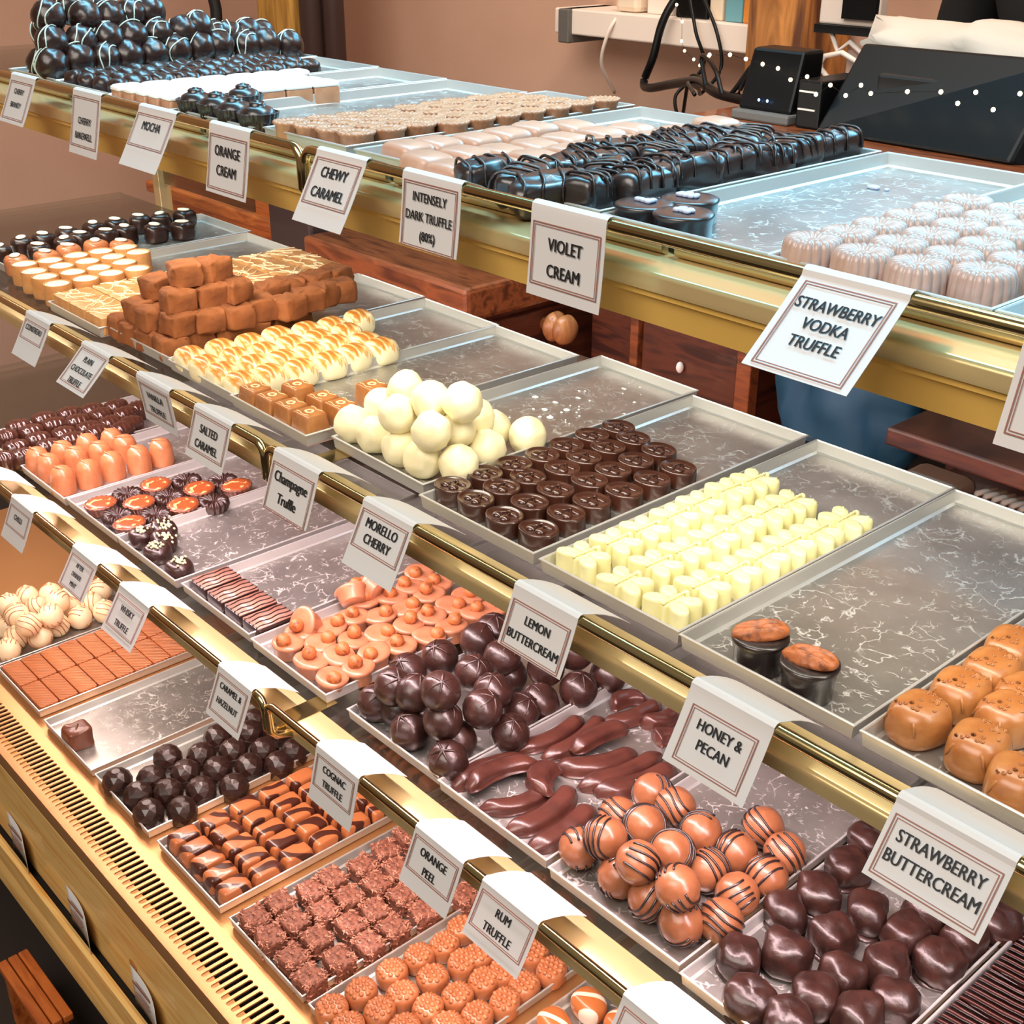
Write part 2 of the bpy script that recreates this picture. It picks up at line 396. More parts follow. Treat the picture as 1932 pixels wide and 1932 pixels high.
def where_bins(P, k=3):
    xs = [p[0] for p in P]; a, b = min(xs), max(xs) + 1e-6
    names = {3: ["along tray's left side", "along tray's middle", "along tray's right side"]}[k]
    res = [''] * len(P)
    for q in range(k):
        ix = sorted([i for i in range(len(P)) if int((xs[i] - a) / (b - a) * k) == q], key=lambda i: P[i][1])
        for r, i in enumerate(ix): res[i] = ('frontmost' if r == 0 else ordn(r) + ' from front') + ' ' + names[q]
    return res
def where_pile(P, r):
    c, n = clusters([p[2] for p in P], r * 0.45)
    res = [''] * len(P)
    for k in range(n):
        ix = sorted([i for i in range(len(P)) if c[i] == k], key=lambda i: P[i][0] * 0.664 + P[i][1] * 0.748)
        nm = 'bottom layer' if k == 0 else 'top layer' if k == n - 1 else 'middle layer' if n == 3 else ordn(k) + ' layer up'
        for q, i in enumerate(ix): res[i] = ('leftmost' if q == 0 else ordn(q) + ' from left') + ' in ' + nm + ' of pile'
    return res
def place(protos, P, z, phrase, cat, group, where, rz=None, tilt=None, scale=None):
    """set out the prototypes over the points P, the first use of each being the prototype itself"""
    used = set(); out = []
    for i, p in enumerate(P):
        k = i % len(protos) if len(P) >= len(protos) else i
        src = protos[k]
        o = src if k not in used else copy_tree(src)
        used.add(k)
        o.location = (p[0], p[1], p[2] if len(p) > 2 and z is None else z)
        a = rz(i) if callable(rz) else (rz or 0.0)
        t = tilt(i) if tilt else (0.0, 0.0)
        o.rotation_euler = (t[0], t[1], a)
        if scale: s = scale(i); o.scale = (s, s, s)
        tag(o, phrase + ', ' + where[i], cat, group); out.append(o)
    return out
def jit(a, seed=3):
    r = random.Random(seed); L = [r.uniform(-a, a) for _ in range(400)]
    return lambda i: L[i % 400]
def ring_stripe(b, R, zc, nrm, d, r, m, n=26, a0=0.0, a1=2 * PI, wob=0.0, seed=0):
    """a thread of icing lying on a ball of radius R centred at height zc, where a plane cuts it"""
    nrm = Vector(nrm).normalized(); x = nrm.orthogonal().normalized(); y = nrm.cross(x); rr = math.sqrt(max(R * R - d * d, 0))
    pts = []
    for i in range(n + 1):
        t = a0 + (a1 - a0) * i / n
        p = nrm * (d + wob * R * math.sin(3 * t + seed)) + x * rr * math.cos(t) + y * rr * math.sin(t)
        p = p.normalized() * (R + r * 0.2)
        if p.z < -R * 0.75: p.z = -R * 0.75
        pts.append(p + Vector((0, 0, zc)))
    b.tube(pts, r, 5, m)

# ------------------------------------------------------------------ heights of the four tiers
FLOOR = {'T': CAM_H - 0.2305, 'M': CAM_H - 0.4975, 'B': CAM_H - 0.7745, 'G': CAM_H - 1.0525}   # trays' inner floors
YF = {'T': 0.69, 'M': 0.613, 'B': 0.587, 'G': 0.473}
X0, XJ, X1 = -2.25, -0.96, 0.12
TRAY_W, TRAY_L, TRAY_H = 0.15, 0.3735, 0.0145

# ------------------------------------------------------------------ the room
def struct(o): o['kind'] = 'structure'; return o
struct(simple_box('floor', -6, 3, -3, 2.6, -0.05, 0.0, FLOORM))
struct(simple_box('wall_back', -6, 3, 1.96, 2.06, 0.0, 2.8, WALL))
struct(simple_box('wall_left', -3.6, -3.5, -3, 1.96, 0.0, 2.8, WALL))

# ------------------------------------------------------------------ the display counter
counter = tag(empty('display_counter', (0, 0, 0)), 'brass and pine chocolate counter with guard rails and slotted front grille', 'counter')
def rail_profile(yl, z, yb, face, t=0.004):
    """brass trim: flat ledge from the glass to a rounded lip, then a short face"""
    return [(yb, z), (yl + 0.004, z), (yl + 0.0015, z - 0.0008), (yl, z - 0.0035), (yl, z - face), (yl + t, z - face), (yl + t, z - t), (yb, z - t)]
def rod(y, z, x0, x1, foot_y, foot_z, name):
    """guard rail: a rod bent down into the trim at both ends"""
    pts = []
    for k in range(9):
        a = PI / 2 * k / 8; R = 0.012
        pts.append((x0 + R - R * math.cos(a) * 1.0, y, z - R + R * math.sin(a)))
    pts = [(x0 + 0.004, foot_y, foot_z), (x0 + 0.001, y + 0.006, foot_z + 0.003), (x0, y, foot_z + 0.010)] + pts
    e = [(x0 + x1 - p[0], p[1], p[2]) for p in reversed(pts)]
    b = MB(); b.tube(pts + e, 0.0045, 12)
    return b.build(name, BRASS, counter)
TIER = {'T': (0.630, 0.695, 0.608, CAM_H - 0.2005, 0.013), 'M': (0.567, 0.602, 0.545, CAM_H - 0.464, 0.013), 'B': (0.540, 0.578, 0.518, CAM_H - 0.740, 0.014)}
for t, (yl, yb, yr, zr, face) in TIER.items():
    zl = FLOOR[t] - 0.0025
    for (xa, xb) in ((X0, XJ - 0.001), (XJ + 0.001, X1)):
        b = MB(); b.prism(rail_profile(yl, zl, yb, face), xa, xb)
        b.build('shelf_trim', BRASS_SATIN, counter, angle=50)
        rod(yr, zr, xa + 0.002, xb - 0.002, yl - 0.001, zl - (0.012 if t == 'T' else 0.007), 'guard_rail')
zT = FLOOR['T'] - 0.0025
for (xa, xb) in ((X0, XJ - 0.001), (XJ + 0.001, X1)):
    b = MB(); b.prism([(0.633, zT - 0.013), (0.633, zT - 0.018), (0.6365, zT - 0.0185), (0.643, zT - 0.041), (0.655, zT - 0.041), (0.655, zT - 0.013)], xa, xb)
    b.build('lamp_cover', BRASS_LIT, counter, angle=30)
for i in range(7):
    xa = X0 + 0.02 + i * 0.33
    b = MB(); b.tube([(xa, 0.674, zT + 0.0062), (xa + 0.318, 0.674, zT + 0.0062)], 0.006, 12); b.build('lamp_tube', plain('brassy_lamp_tube', (206, 184, 140), 0.25, 0.8) if i == 0 else bpy.data.materials['brassy_lamp_tube'], counter, angle=40)
    b = MB(); b.tube([(xa - 0.007, 0.674, zT + 0.006), (xa - 0.002, 0.674, zT + 0.006)], 0.0045, 8); b.build('lamp_socket', BLACKP, counter, angle=40)
# deck, slotted grille, brass flange, pine front
zG = FLOOR['G'] - 0.0025
simple_box('deck', X0, X1, 0.462, 1.0, zG - 0.012, zG, DECKBRASS, counter)
simple_box('grille_duct', X0, X1, 0.404, 0.462, zG - 0.06, zG - 0.05, BLACKM, counter)
def grille():
    b = MB(); y0, y1, s0, s1 = 0.404, 0.462, 0.4125, 0.451; P = 0.01047; hw = 0.0032; z = zG
    n0 = int((X1 - X0) / P)
    for i in range(n0):
        xc = -1.33679 + (i - int((-1.33679 - X0) / P)) * P
        xl, xr = xc - P / 2, xc + P / 2
        for sg in (1, -1):
            arc = lambda cy, up: [(xc + sg * hw * math.cos(PI / 2 * k / 3), cy + up * hw * math.sin(PI / 2 * k / 3), z) for k in range(4)]
            inner = arc(s0 + hw, -1)[::-1] + arc(s1 - hw, 1)
            xo = xc + sg * P / 2; xm = xc + sg * P / 4
            outer = [(xc, y0, z), (xm, y0, z), (xo, y0, z), (xo, s0 + hw, z), (xo, s1 - hw, z), (xo, y1, z), (xm, y1, z), (xc, y1, z)]
            b.add(inner + outer, [((k, k + 1, 9 + k, 8 + k) if sg < 0 else (8 + k, 9 + k, k + 1, k)) for k in range(7)])
    o = b.build('vent_grille', DECKBRASS, counter, smooth=False)
    md = o.modifiers.new('sheet', 'SOLIDIFY'); md.thickness = 0.002; md.offset = -1
grille()
b = MB(); b.prism([(0.404, zG), (0.4035, zG + 0.004), (0.401, zG + 0.004), (0.400, zG + 0.001), (0.3985, zG - 0.014), (0.404, zG - 0.014)], X0, X1); b.build('brass_flange', DECKBRASS, counter, angle=35)
zW = CAM_H - 1.0
simple_box('front_panel', X0, X1, 0.400, 0.43, CAM_H - 1.222, zG - 0.018, PINE, counter, 0.002)
simple_box('card_channel', X0, X1, 0.388, 0.43, CAM_H - 1.250, CAM_H - 1.224, BLACKM, counter)
b = MB(); b.prism([(0.390, CAM_H - 1.214), (0.386, CAM_H - 1.212), (0.381, CAM_H - 1.216), (0.380, CAM_H - 1.250), (0.384, CAM_H - 1.256), (0.381, CAM_H - 1.262), (0.381, CAM_H - 1.305), (0.386, CAM_H - 1.312), (0.43, CAM_H - 1.312), (0.43, CAM_H - 1.252), (0.390, CAM_H - 1.252)], X0, X1)
b.build('base_molding', PINE, counter, angle=35)
simple_box('plinth', X0, X1, 0.44, 0.98, 0.0, CAM_H - 1.313, BLACKM, counter)
simple_box('back_panel', X0, X1, 0.985, 1.0, CAM_H - 1.29, zG - 0.012, PINE_DARK, counter)
for k, z in enumerate((FLOOR['B'], FLOOR['M'])):
    b = MB(); b.box(XJ - 0.02, XJ + 0.005, 0.57 if k else 0.545, 0.66 if k else 0.60, z - 0.0025, z - 0.0018); b.box(XJ - 0.02, XJ + 0.005, 0.57 if k else 0.545, 0.574 if k else 0.549, z - 0.0135, z - 0.0025); b.build('shelf_bracket', BRASS, counter, smooth=False)
for x in (X0 - 0.01, X1 + 0.01, ):
    simple_box('upright', x - 0.012, x + 0.012, 1.10, 1.125, 0.0, FLOOR['T'] + 0.0, BRASS_SATIN, counter, 0.002)
# glass shelves that lift out
for t, yb, what in (('T', 1.10, 'uppermost glass shelf under the cool-lit trays'), ('M', 1.02, 'middle glass shelf carrying white truffles and butterfly chocolates'), ('B', 1.0, 'lower glass shelf above the front grille trays')):
    z = FLOOR[t] - 0.0025; yl = TIER[t][1]
    o = simple_box('glass_shelf', X0 + 0.002, X1 - 0.002, yl - 0.012, yb, z - 0.0065 + (0.0 if t == 'T' else 0.0), z - 0.0006, GLASS)
    tag(o, what, 'shelf', 'glass shelves')
o = simple_box('sliding_glass_door', -2.25, -1.925, 1.112, 1.117, FLOOR['M'] + 0.0, FLOOR['T'] - 0.02, clear('door_glass', (214, 206, 196), 0.06)); tag(o, 'sliding glass door behind the almond chocolates, edge showing at right', 'glass door')

# ------------------------------------------------------------------ trays
def tray_mesh(W, L, H=TRAY_H):
    t = 0.0009; fl = 0.0016; g = 0.0032
    def rect(i, z): return [(i, i, z), (W - i, i, z), (W - i, L - i, z), (i, L - i, z)]
    b = MB()
    rows = [rect(g, -0.002), rect(fl, 0.0), rect(0.0006, H - 0.0040), rect(-0.0008, H - 0.0036), rect(-0.0008, H - 0.0026), rect(-0.0001, H - 0.0020), rect(t, H - 0.0020), rect(t + 0.0006, H - 0.0030), rect(t + fl, 0.0015), rect(g + 0.002, 0.0)]
    b.grid(rows, 1, True, True, True)
    b.m[-1] = 0; b.m[-2] = 1
    return b
def tray(x, y, tier, what, rz=0.0, W=TRAY_W, L=TRAY_L, H=TRAY_H):
    o = tray_mesh(W, L, H).build('display_tray', [STEEL, STEEL_WALL], smooth=False)
    o.location = (x, y, FLOOR[tier]); o.rotation_euler = (0, 0, rz)
    return tag(o, what, 'tray', 'steel display trays')
for a in (
    (-1.822, 0.692, 'T', 'steel tray under the striped dark cherry balls', 0.0, 0.155, 0.40),
    (-1.662, 0.688, 'T', 'steel tray under the lumpy dark chocolates at top left', 0.0, 0.155, 0.40),
    (-1.498, 0.680, 'T', 'steel tray under the white iced slices', 0.0, 0.152, 0.40),
    (-1.338, 0.690, 'T', 'steel tray with only five dark cups at its front', 0.0, 0.154, 0.385),
    (-1.176, 0.700, 'T', 'steel tray under the wavy-edged milk chocolate rounds', 0.0, 0.148, 0.40),
    (-1.012, 0.699, 'T', 'steel tray under the blush pillow chocolates', 0.0, 0.176, 0.395),
    (-0.834, 0.690, 'T', 'steel tray under the drizzled dark bars', 0.0, 0.158, 0.375),
    (-0.668, 0.685, 'T', 'blue-lit steel tray nearly empty with three dark discs', 0.0, 0.157, 0.38),
    (-0.509, 0.683, 'T', 'steel tray under the fluted pinkish chocolates', 0.0, 0.163, 0.38),
    (-0.343, 0.683, 'T', 'steel tray at top right corner of picture beside fluted chocolates', 0.0, 0.155, 0.38),
    (-1.93, 0.640, 'M', 'steel tray under the almond-topped dark chocolates', 0.0, 0.158, 0.375),
    (-1.765, 0.630, 'M', 'steel tray under the custard-topped caramel tarts', 0.0, 0.150, 0.375),
    (-1.612, 0.612, 'M', 'steel tray under the drizzled caramel slab', 0.0, 0.151, 0.378),
    (-1.453, 0.624, 'M', 'steel tray under the cocoa-dusted fudge pile', 0.0, 0.151, 0.375),
    (-1.298, 0.621, 'M', 'steel tray under the gold-brushed white domes', -0.013),
    (-1.150, 0.616, 'M', 'steel tray holding a few caramel squares, back half empty', -0.015),
    (-0.982, 0.633, 'M', 'steel tray under the white truffle pile', -0.017),
    (-0.817, 0.615, 'M', 'steel tray under the glossy dark ovals', 0.008),
    (-0.657, 0.614, 'M', 'steel tray under the white butterfly chocolates'),
    (-0.504, 0.612, 'M', 'steel tray with two pecan chocolates'),
    (-0.348, 0.611, 'M', 'steel tray under the caramel strawberry chocolates'),
    (-1.912, 0.586, 'B', 'steel tray under the ribbed dark barrels'),
    (-1.754, 0.585, 'B', 'steel tray under the orange milk chocolate domes'),
    (-1.600, 0.588, 'B', 'steel tray under the dark flower cups'),
    (-1.446, 0.588, 'B', 'nearly empty steel tray with five seed-topped dark cups', 0.0, 0.158),
    (-1.277, 0.591, 'B', 'nearly empty steel tray with four striped mint squares', 0.0, 0.158),
    (-1.109, 0.588, 'B', 'steel tray under the hazelnut-topped milk cups', 0.002),
    (-0.923, 0.591, 'B', 'steel tray under the dark wrinkled truffles', 0.009),
    (-0.769, 0.589, 'B', 'steel tray under the chocolate-coated peel strips', 0.010),
    (-0.611, 0.586, 'B', 'steel tray under the dark-striped milk truffles', 0.011),
    (-0.455, 0.582, 'B', 'steel tray under the lumpy dark creams'),
    (-0.300, 0.580, 'B', 'steel tray under the ridged dark tiles at bottom right'),
    (-1.850, 0.476, 'G', 'steel tray under the striped white balls'),
    (-1.694, 0.476, 'G', 'steel tray under the ridged caramel tiles'),
    (-1.519, 0.473, 'G', 'steel tray with one single dark lump'),
    (-1.358, 0.473, 'G', 'steel tray under the faceted dark domes', -0.006),
    (-1.185, 0.473, 'G', 'steel tray under the flamed milk bars', -0.003),
    (-1.013, 0.473, 'G', 'steel tray under the flaked chocolate cubes', -0.006),
    (-0.850, 0.472, 'G', 'steel tray under the raspberry-shaped chocolates'),
    (-0.680, 0.472, 'G', 'steel tray under the white-banded milk domes'),
): tray(*a)

# ------------------------------------------------------------------ where things stand (x, y[, z]) in metres
CHERRY_BOT_AT=[(-1.708,.667,1.203),(-1.708,.706,1.195),(-1.708,.744,1.199),(-1.708,.780,1.197),(-1.708,.814,1.198),(-1.708,.851,1.198),(-1.708,.887,1.200),(-1.708,.925,1.201),(-1.708,.955,1.202),(-1.708,.998,1.199),(-1.708,1.032,1.199),(-1.708,1.071,1.194),(-1.752,.996,1.209),(-1.752,1.029,1.210),(-1.752,1.051,1.207),(-1.752,.970,1.212)]
CHERRY_MID_AT=[(-1.722,.681,1.229),(-1.722,.716,1.220),(-1.722,.756,1.219),(-1.722,.796,1.220),(-1.722,.831,1.221),(-1.722,.868,1.222),(-1.722,.908,1.223),(-1.722,.931,1.227)]
CHERRY_TOP_AT=[(-1.742,.725,1.251),(-1.742,.777,1.247),(-1.742,.812,1.246),(-1.742,.843,1.248),(-1.742,.870,1.250),(-1.778,.771,1.258),(-1.778,.808,1.258)]
FLUTE_AT=[(-.488,.702),(-.447,.700),(-.408,.702),(-.372,.717),(-.484,.735),(-.445,.737),(-.406,.738),(-.371,.757),(-.483,.771),(-.444,.773),(-.405,.776),(-.483,.810),(-.445,.812),(-.409,.814),(-.483,.845),(-.444,.849),(-.411,.841),(-.483,.887),(-.445,.883)]
COINL_AT=[(-1.144,.714),(-1.139,.751),(-1.136,.785),(-1.133,.822),(-1.137,.862),(-1.137,.898),(-1.141,.929),(-1.140,.968),(-1.134,1.003)]
COINR_AT=[(-1.048,.727),(-1.048,.765),(-1.048,.803),(-1.036,.837),(-1.037,.873),(-1.037,.909),(-1.039,.946),(-1.040,.985),(-1.042,1.024),(-1.043,1.065)]
PILLOW_AT=[(-.961,.724),(-.959,.757),(-.950,.797),(-.954,.839),(-.961,.883),(-.942,.919),(-.906,.703),(-.901,.743),(-.888,.775),(-.888,.817),(-.894,.861),(-.894,.911),(-.892,.951),(-.856,.694),(-.852,.734),(-.849,.780),(-.847,.826),(-.850,.864),(-.841,.896),(-.840,.940),(-.849,.977),(-.846,1.019)]
WALNUT_AT=[(-.814,.694),(-.771,.693),(-.735,.693),(-.712,.716),(-.779,.747),(-.771,.767),(-.739,.766),(-.712,.773),(-.678,.764),(-.798,.798),(-.771,.813),(-.724,.803),(-.702,.835),(-.761,.848),(-.810,.843),(-.796,.882),(-.772,.902),(-.803,.934),(-.777,.950),(-.738,.924),(-.701,.878),(-.687,.902),(-.673,.917),(-.760,.974),(-.717,.968),(-.692,.973),(-.693,1.025)]
VIOLET_AT=[(-.667,.724),(-.657,.755),(-.628,.722)]
CUP_AT=[(-1.327,.707),(-1.284,.708),(-1.241,.706),(-1.197,.707),(-1.321,.764)]
ICEFL_AT=[(-1.478,.673),(-1.340,.676),(-1.314,.896),(-1.466,.954)]
LUMP_AT=[(-1.660,.702),(-1.550,.709),(-1.539,.969),(-1.657,1.004)]
ALMONDD_AT=[(-1.901,.699),(-1.905,.734),(-1.913,.775),(-1.921,.823),(-1.921,.860),(-1.919,.900),(-1.908,.932),(-1.906,.973),(-1.847,.702),(-1.858,.748),(-1.873,.779),(-1.863,.817),(-1.868,.850),(-1.845,.890),(-1.833,.931),(-1.875,.655)]
ALMONDO_AT=[(-1.810,.650),(-1.807,.693),(-1.819,.733),(-1.819,.776),(-1.793,.805)]
TART_AT=[(-1.757,.642),(-1.751,.677),(-1.753,.717),(-1.751,.754),(-1.750,.791),(-1.711,.637),(-1.713,.677),(-1.712,.715),(-1.711,.753),(-1.711,.792),(-1.675,.637),(-1.671,.675),(-1.669,.712),(-1.673,.752),(-1.631,.635),(-1.629,.674),(-1.632,.712),(-1.630,.750)]
SLAB_AT=[(-1.607,.620),(-1.454,.612),(-1.458,.988),(-1.584,.983)]
TRUF_AT=[(-1.451,.642,.915),(-1.414,.641,.915),(-1.374,.644,.915),(-1.336,.646,.915),(-1.339,.683,.915),(-1.329,.715,.915),(-1.327,.749,.915),(-1.335,.790,.915),(-1.337,.816,.915),(-1.414,.651,.941),(-1.378,.647,.941),(-1.339,.660,.941),(-1.328,.693,.941),(-1.318,.726,.941),(-1.325,.763,.941),(-1.309,.792,.941),(-1.319,.828,.941),(-1.325,.857,.941),(-1.325,.881,.941),(-1.411,.675,.966),(-1.348,.666,.966),(-1.344,.705,.966),(-1.337,.735,.966),(-1.364,.777,.941),(-1.357,.684,.992),(-1.357,.720,.992),(-1.357,.799,.947),(-1.356,.826,.947),(-1.356,.864,.947),(-1.360,.897,.947)]
BONBON_AT=[(-1.276,.638),(-1.236,.636),(-1.202,.638),(-1.163,.638),(-1.276,.678),(-1.237,.674),(-1.201,.676),(-1.163,.674),(-1.271,.714),(-1.231,.709),(-1.194,.711),(-1.155,.709),(-1.273,.753),(-1.233,.747),(-1.196,.748),(-1.154,.748),(-1.265,.790),(-1.230,.783),(-1.200,.787),(-1.159,.785),(-1.261,.824),(-1.228,.823),(-1.185,.820),(-1.156,.822),(-1.264,.866)]
CARAMEL_AT=[(-1.132,.637),(-1.098,.637),(-1.065,.639),(-1.032,.640),(-1.062,.676),(-1.031,.678)]
CARAMELT_AT=[(-1.091,.650)]
CARAMELL_AT=[(-1.118,.728)]
WHITE_AT=[(-.982,.658,.921),(-.944,.658,.921),(-.902,.658,.921),(-.867,.658,.921),(-.834,.674,.921),(-.844,.717,.921),(-.879,.755,.921),(-.842,.769,.921),(-.974,.690,.934),(-.904,.658,.955),(-.853,.658,.953),(-.860,.693,.943),(-.872,.728,.942),(-.946,.699,.958),(-.880,.679,.970),(-.845,.689,.976)]
OVAL_AT=[(-.805,.858),(-.807,.823),(-.775,.848),(-.806,.787),(-.776,.814),(-.738,.845),(-.804,.753),(-.774,.779),(-.736,.811),(-.698,.828),(-.806,.719),(-.769,.746),(-.735,.779),(-.697,.791),(-.808,.684),(-.776,.709),(-.733,.746),(-.697,.754),(-.808,.646),(-.775,.676),(-.739,.709),(-.772,.643),(-.735,.674),(-.701,.717),(-.698,.683),(-.730,.640),(-.692,.645)]
BUTTER_AT=[(-.631,.639),(-.630,.676),(-.630,.711),(-.630,.749),(-.632,.785),(-.633,.825),(-.631,.858),(-.579,.633),(-.582,.672),(-.582,.707),(-.582,.743),(-.585,.781),(-.582,.814),(-.581,.846),(-.534,.638),(-.535,.674),(-.534,.711),(-.533,.746),(-.533,.781),(-.531,.816),(-.529,.853)]
PECAN_AT=[(-.450,.635),(-.406,.633)]
STRAW_AT=[(-.329,.646),(-.326,.691),(-.325,.730),(-.330,.767),(-.286,.645),(-.291,.689),(-.294,.718),(-.252,.632)]
BARREL_AT=[(-1.893,.639),(-1.897,.682),(-1.892,.722),(-1.882,.757),(-1.872,.794),(-1.841,.819),(-1.864,.607),(-1.859,.645),(-1.864,.685),(-1.852,.719),(-1.853,.759),(-1.832,.790),(-1.814,.603),(-1.822,.641),(-1.816,.680),(-1.813,.719),(-1.811,.755),(-1.788,.778),(-1.784,.571),(-1.775,.599),(-1.785,.642),(-1.787,.681),(-1.790,.723),(-1.776,.758)]
DOME_AT=[(-1.738,.605),(-1.704,.608),(-1.649,.604),(-1.736,.643),(-1.703,.649),(-1.645,.641),(-1.737,.683),(-1.698,.685),(-1.649,.680),(-1.732,.720),(-1.696,.724),(-1.645,.720),(-1.718,.757)]
FLOWER_AT=[(-1.547,.614),(-1.554,.700),(-1.515,.655),(-1.468,.697),(-1.501,.740),(-1.474,.785),(-1.464,.616),(-1.556,.657),(-1.542,.742),(-1.509,.697),(-1.454,.736),(-1.507,.781),(-1.501,.616),(-1.469,.656)]
SEED_AT=[(-1.428,.603),(-1.428,.643),(-1.395,.625),(-1.371,.606),(-1.312,.607)]
MINT_AT=[(-1.278,.619),(-1.240,.617),(-1.203,.618),(-1.160,.617)]
HAZEL_AT=[(-1.066,.610),(-1.019,.608),(-.976,.607),(-1.077,.636),(-1.042,.637),(-1.008,.638),(-.972,.640),(-1.062,.667),(-1.022,.667),(-.986,.672),(-1.064,.697),(-1.014,.700),(-.976,.703),(-1.089,.731),(-1.044,.724),(-1.007,.734),(-.973,.737),(-1.070,.757),(-1.038,.758),(-1.005,.768),(-.971,.770),(-1.075,.790),(-1.046,.798),(-1.010,.800),(-.976,.810),(-1.097,.821),(-1.059,.823),(-1.014,.829),(-.971,.835)]
HAZELT_AT=[(-1.105,.611),(-1.099,.672),(-1.111,.706)]
TRUFFLE_AT=[(-.896,.660,.673),(-.897,.702,.671),(-.902,.740,.667),(-.911,.777,.663),(-.892,.622,.676),(-.820,.632,.703),(-.850,.695,.676),(-.861,.737,.669),(-.914,.619,.645),(-.854,.619,.677),(-.811,.619,.670),(-.795,.652,.682),(-.807,.690,.673),(-.844,.761,.645),(-.876,.619,.645),(-.838,.619,.645),(-.783,.619,.645),(-.799,.650,.645),(-.780,.684,.645),(-.803,.714,.645),(-.783,.747,.645),(-.784,.785,.645),(-.790,.826,.645),(-.807,.803,.670),(-.812,.766,.663)]
STRIPED_AT=[(-.605,.618,.644),(-.581,.625,.667),(-.578,.671,.656),(-.580,.715,.652),(-.611,.673,.644),(-.614,.722,.644),(-.557,.618,.644),(-.537,.618,.673),(-.536,.661,.660),(-.544,.709,.649),(-.521,.618,.644),(-.493,.618,.676),(-.512,.681,.644),(-.510,.717,.644),(-.515,.761,.644),(-.486,.618,.644),(-.466,.643,.644),(-.476,.677,.644),(-.474,.713,.644),(-.481,.748,.644)]
LUMPY_AT=[(-.433,.628),(-.400,.599),(-.438,.695),(-.410,.659),(-.434,.732),(-.397,.702),(-.436,.780),(-.443,.821),(-.393,.746),(-.349,.707),(-.369,.639),(-.367,.673),(-.359,.749),(-.324,.741),(-.327,.683),(-.335,.648),(-.368,.604),(-.325,.777),(-.360,.783),(-.316,.816),(-.324,.846)]
PEEL_AT=[(-.759,.597,-.744,.685),(-.740,.600,-.725,.680),(-.719,.596,-.701,.676),(-.763,.682,-.758,.772),(-.736,.694,-.746,.788),(-.717,.716,-.709,.788),(-.715,.692,-.680,.772),(-.679,.688,-.663,.789),(-.663,.694,-.637,.783),(-.676,.594,-.682,.686),(-.646,.595,-.650,.680),(-.737,.779,-.723,.853),(-.753,.807,-.735,.847),(-.710,.809,-.700,.854),(-.681,.798,-.671,.822),(-.686,.650,-.710,.689)]
DRIZZLE_AT=[(-1.799,.542,.395),(-1.857,.590,.366),(-1.840,.623,.366),(-1.762,.539,.395),(-1.813,.587,.366),(-1.763,.605,.393),(-1.818,.531,.366),(-1.717,.540,.398),(-1.723,.577,.396),(-1.776,.626,.366),(-1.782,.530,.366),(-1.726,.556,.366),(-1.740,.590,.366),(-1.739,.627,.366),(-1.746,.526,.366),(-1.719,.503,.366),(-1.767,.661,.366),(-1.730,.665,.366),(-1.800,.690,.366),(-1.809,.643,.366)]
RIDGE_AT=[(-1.698,.482),(-1.543,.473),(-1.531,.703),(-1.671,.714)]
SINGLE_AT=[(-1.450,.492)]
FACET_AT=[(-1.323,.488),(-1.298,.523),(-1.325,.561),(-1.279,.495),(-1.259,.527),(-1.280,.563),(-1.299,.597),(-1.321,.634),(-1.239,.489),(-1.215,.523),(-1.235,.561),(-1.258,.598),(-1.279,.634),(-1.300,.673),(-1.212,.596),(-1.236,.633),(-1.253,.667),(-1.214,.665),(-1.224,.696),(-1.275,.701),(-1.319,.693)]
BAR_AT=[(-1.168,.508),(-1.141,.507),(-1.112,.506),(-1.084,.504),(-1.054,.497),(-1.168,.544),(-1.139,.543),(-1.109,.544),(-1.080,.542),(-1.049,.541),(-1.167,.589),(-1.136,.589),(-1.105,.589),(-1.074,.588),(-1.041,.586),(-1.163,.633),(-1.133,.634),(-1.106,.636),(-1.079,.635),(-1.049,.635),(-1.158,.670),(-1.127,.667),(-1.103,.673),(-1.069,.678),(-1.039,.680)]
COCO_AT=[(-.989,.492),(-.991,.526),(-.982,.563),(-.984,.593),(-.977,.632),(-.981,.669),(-.953,.490),(-.955,.522),(-.946,.556),(-.946,.590),(-.942,.627),(-.946,.660),(-.911,.492),(-.917,.527),(-.909,.567),(-.909,.600),(-.907,.638),(-.875,.490),(-.876,.528),(-.872,.565),(-.874,.600),(-.871,.640),(-.859,.691)]
RASP_AT=[(-.828,.486),(-.826,.522),(-.826,.562),(-.824,.597),(-.819,.629),(-.825,.659),(-.798,.486),(-.792,.521),(-.794,.552),(-.791,.590),(-.786,.627),(-.758,.527),(-.762,.561),(-.754,.594),(-.751,.628),(-.731,.562),(-.721,.593),(-.715,.626),(-.718,.656),(-.714,.692),(-.744,.694),(-.782,.647),(-.747,.651),(-.822,.769),(-.781,.766),(-.745,.765)]
RIBBON_AT=[(-.650,.687),(-.661,.652),(-.618,.697),(-.666,.623)]
# ------------------------------------------------------------------ chocolates, upper tier
zt, zm, zb, zg = FLOOR['T'], FLOOR['M'], FLOOR['B'], FLOOR['G']

def cherry_ball(i):
    R = 0.0215; b = MB(); b.sq(R, R, R, 1, 1, 28, 16)
    b.warp(0.0028, 70, i, True)
    r = random.Random(i + 40); nrm = Vector((0.75 + r.uniform(-.3, .3), 0.3 + r.uniform(-.7, .7), r.uniform(-.25, .35)))
    for k in range((3, 2, 2, 3, 1, 2)[i]):
        ring_stripe(b, R + 0.0012, R, (nrm + Vector((0.12 * k, 0, 0.1 * (k % 2)))), (-0.009 + 0.0105 * k + r.uniform(-.003, .003)), 0.0010, 1, 26, r.uniform(.2, 1.2), PI * r.uniform(1.3, 1.75), 0.10, i + 2 * k)
    return b.build('cherry_truffle', [DARK, MINT])
cherry = [cherry_ball(i) for i in range(6)]
P = [(x, y, z - 0.0215) for x, y, z in CHERRY_BOT_AT + CHERRY_MID_AT + CHERRY_TOP_AT]
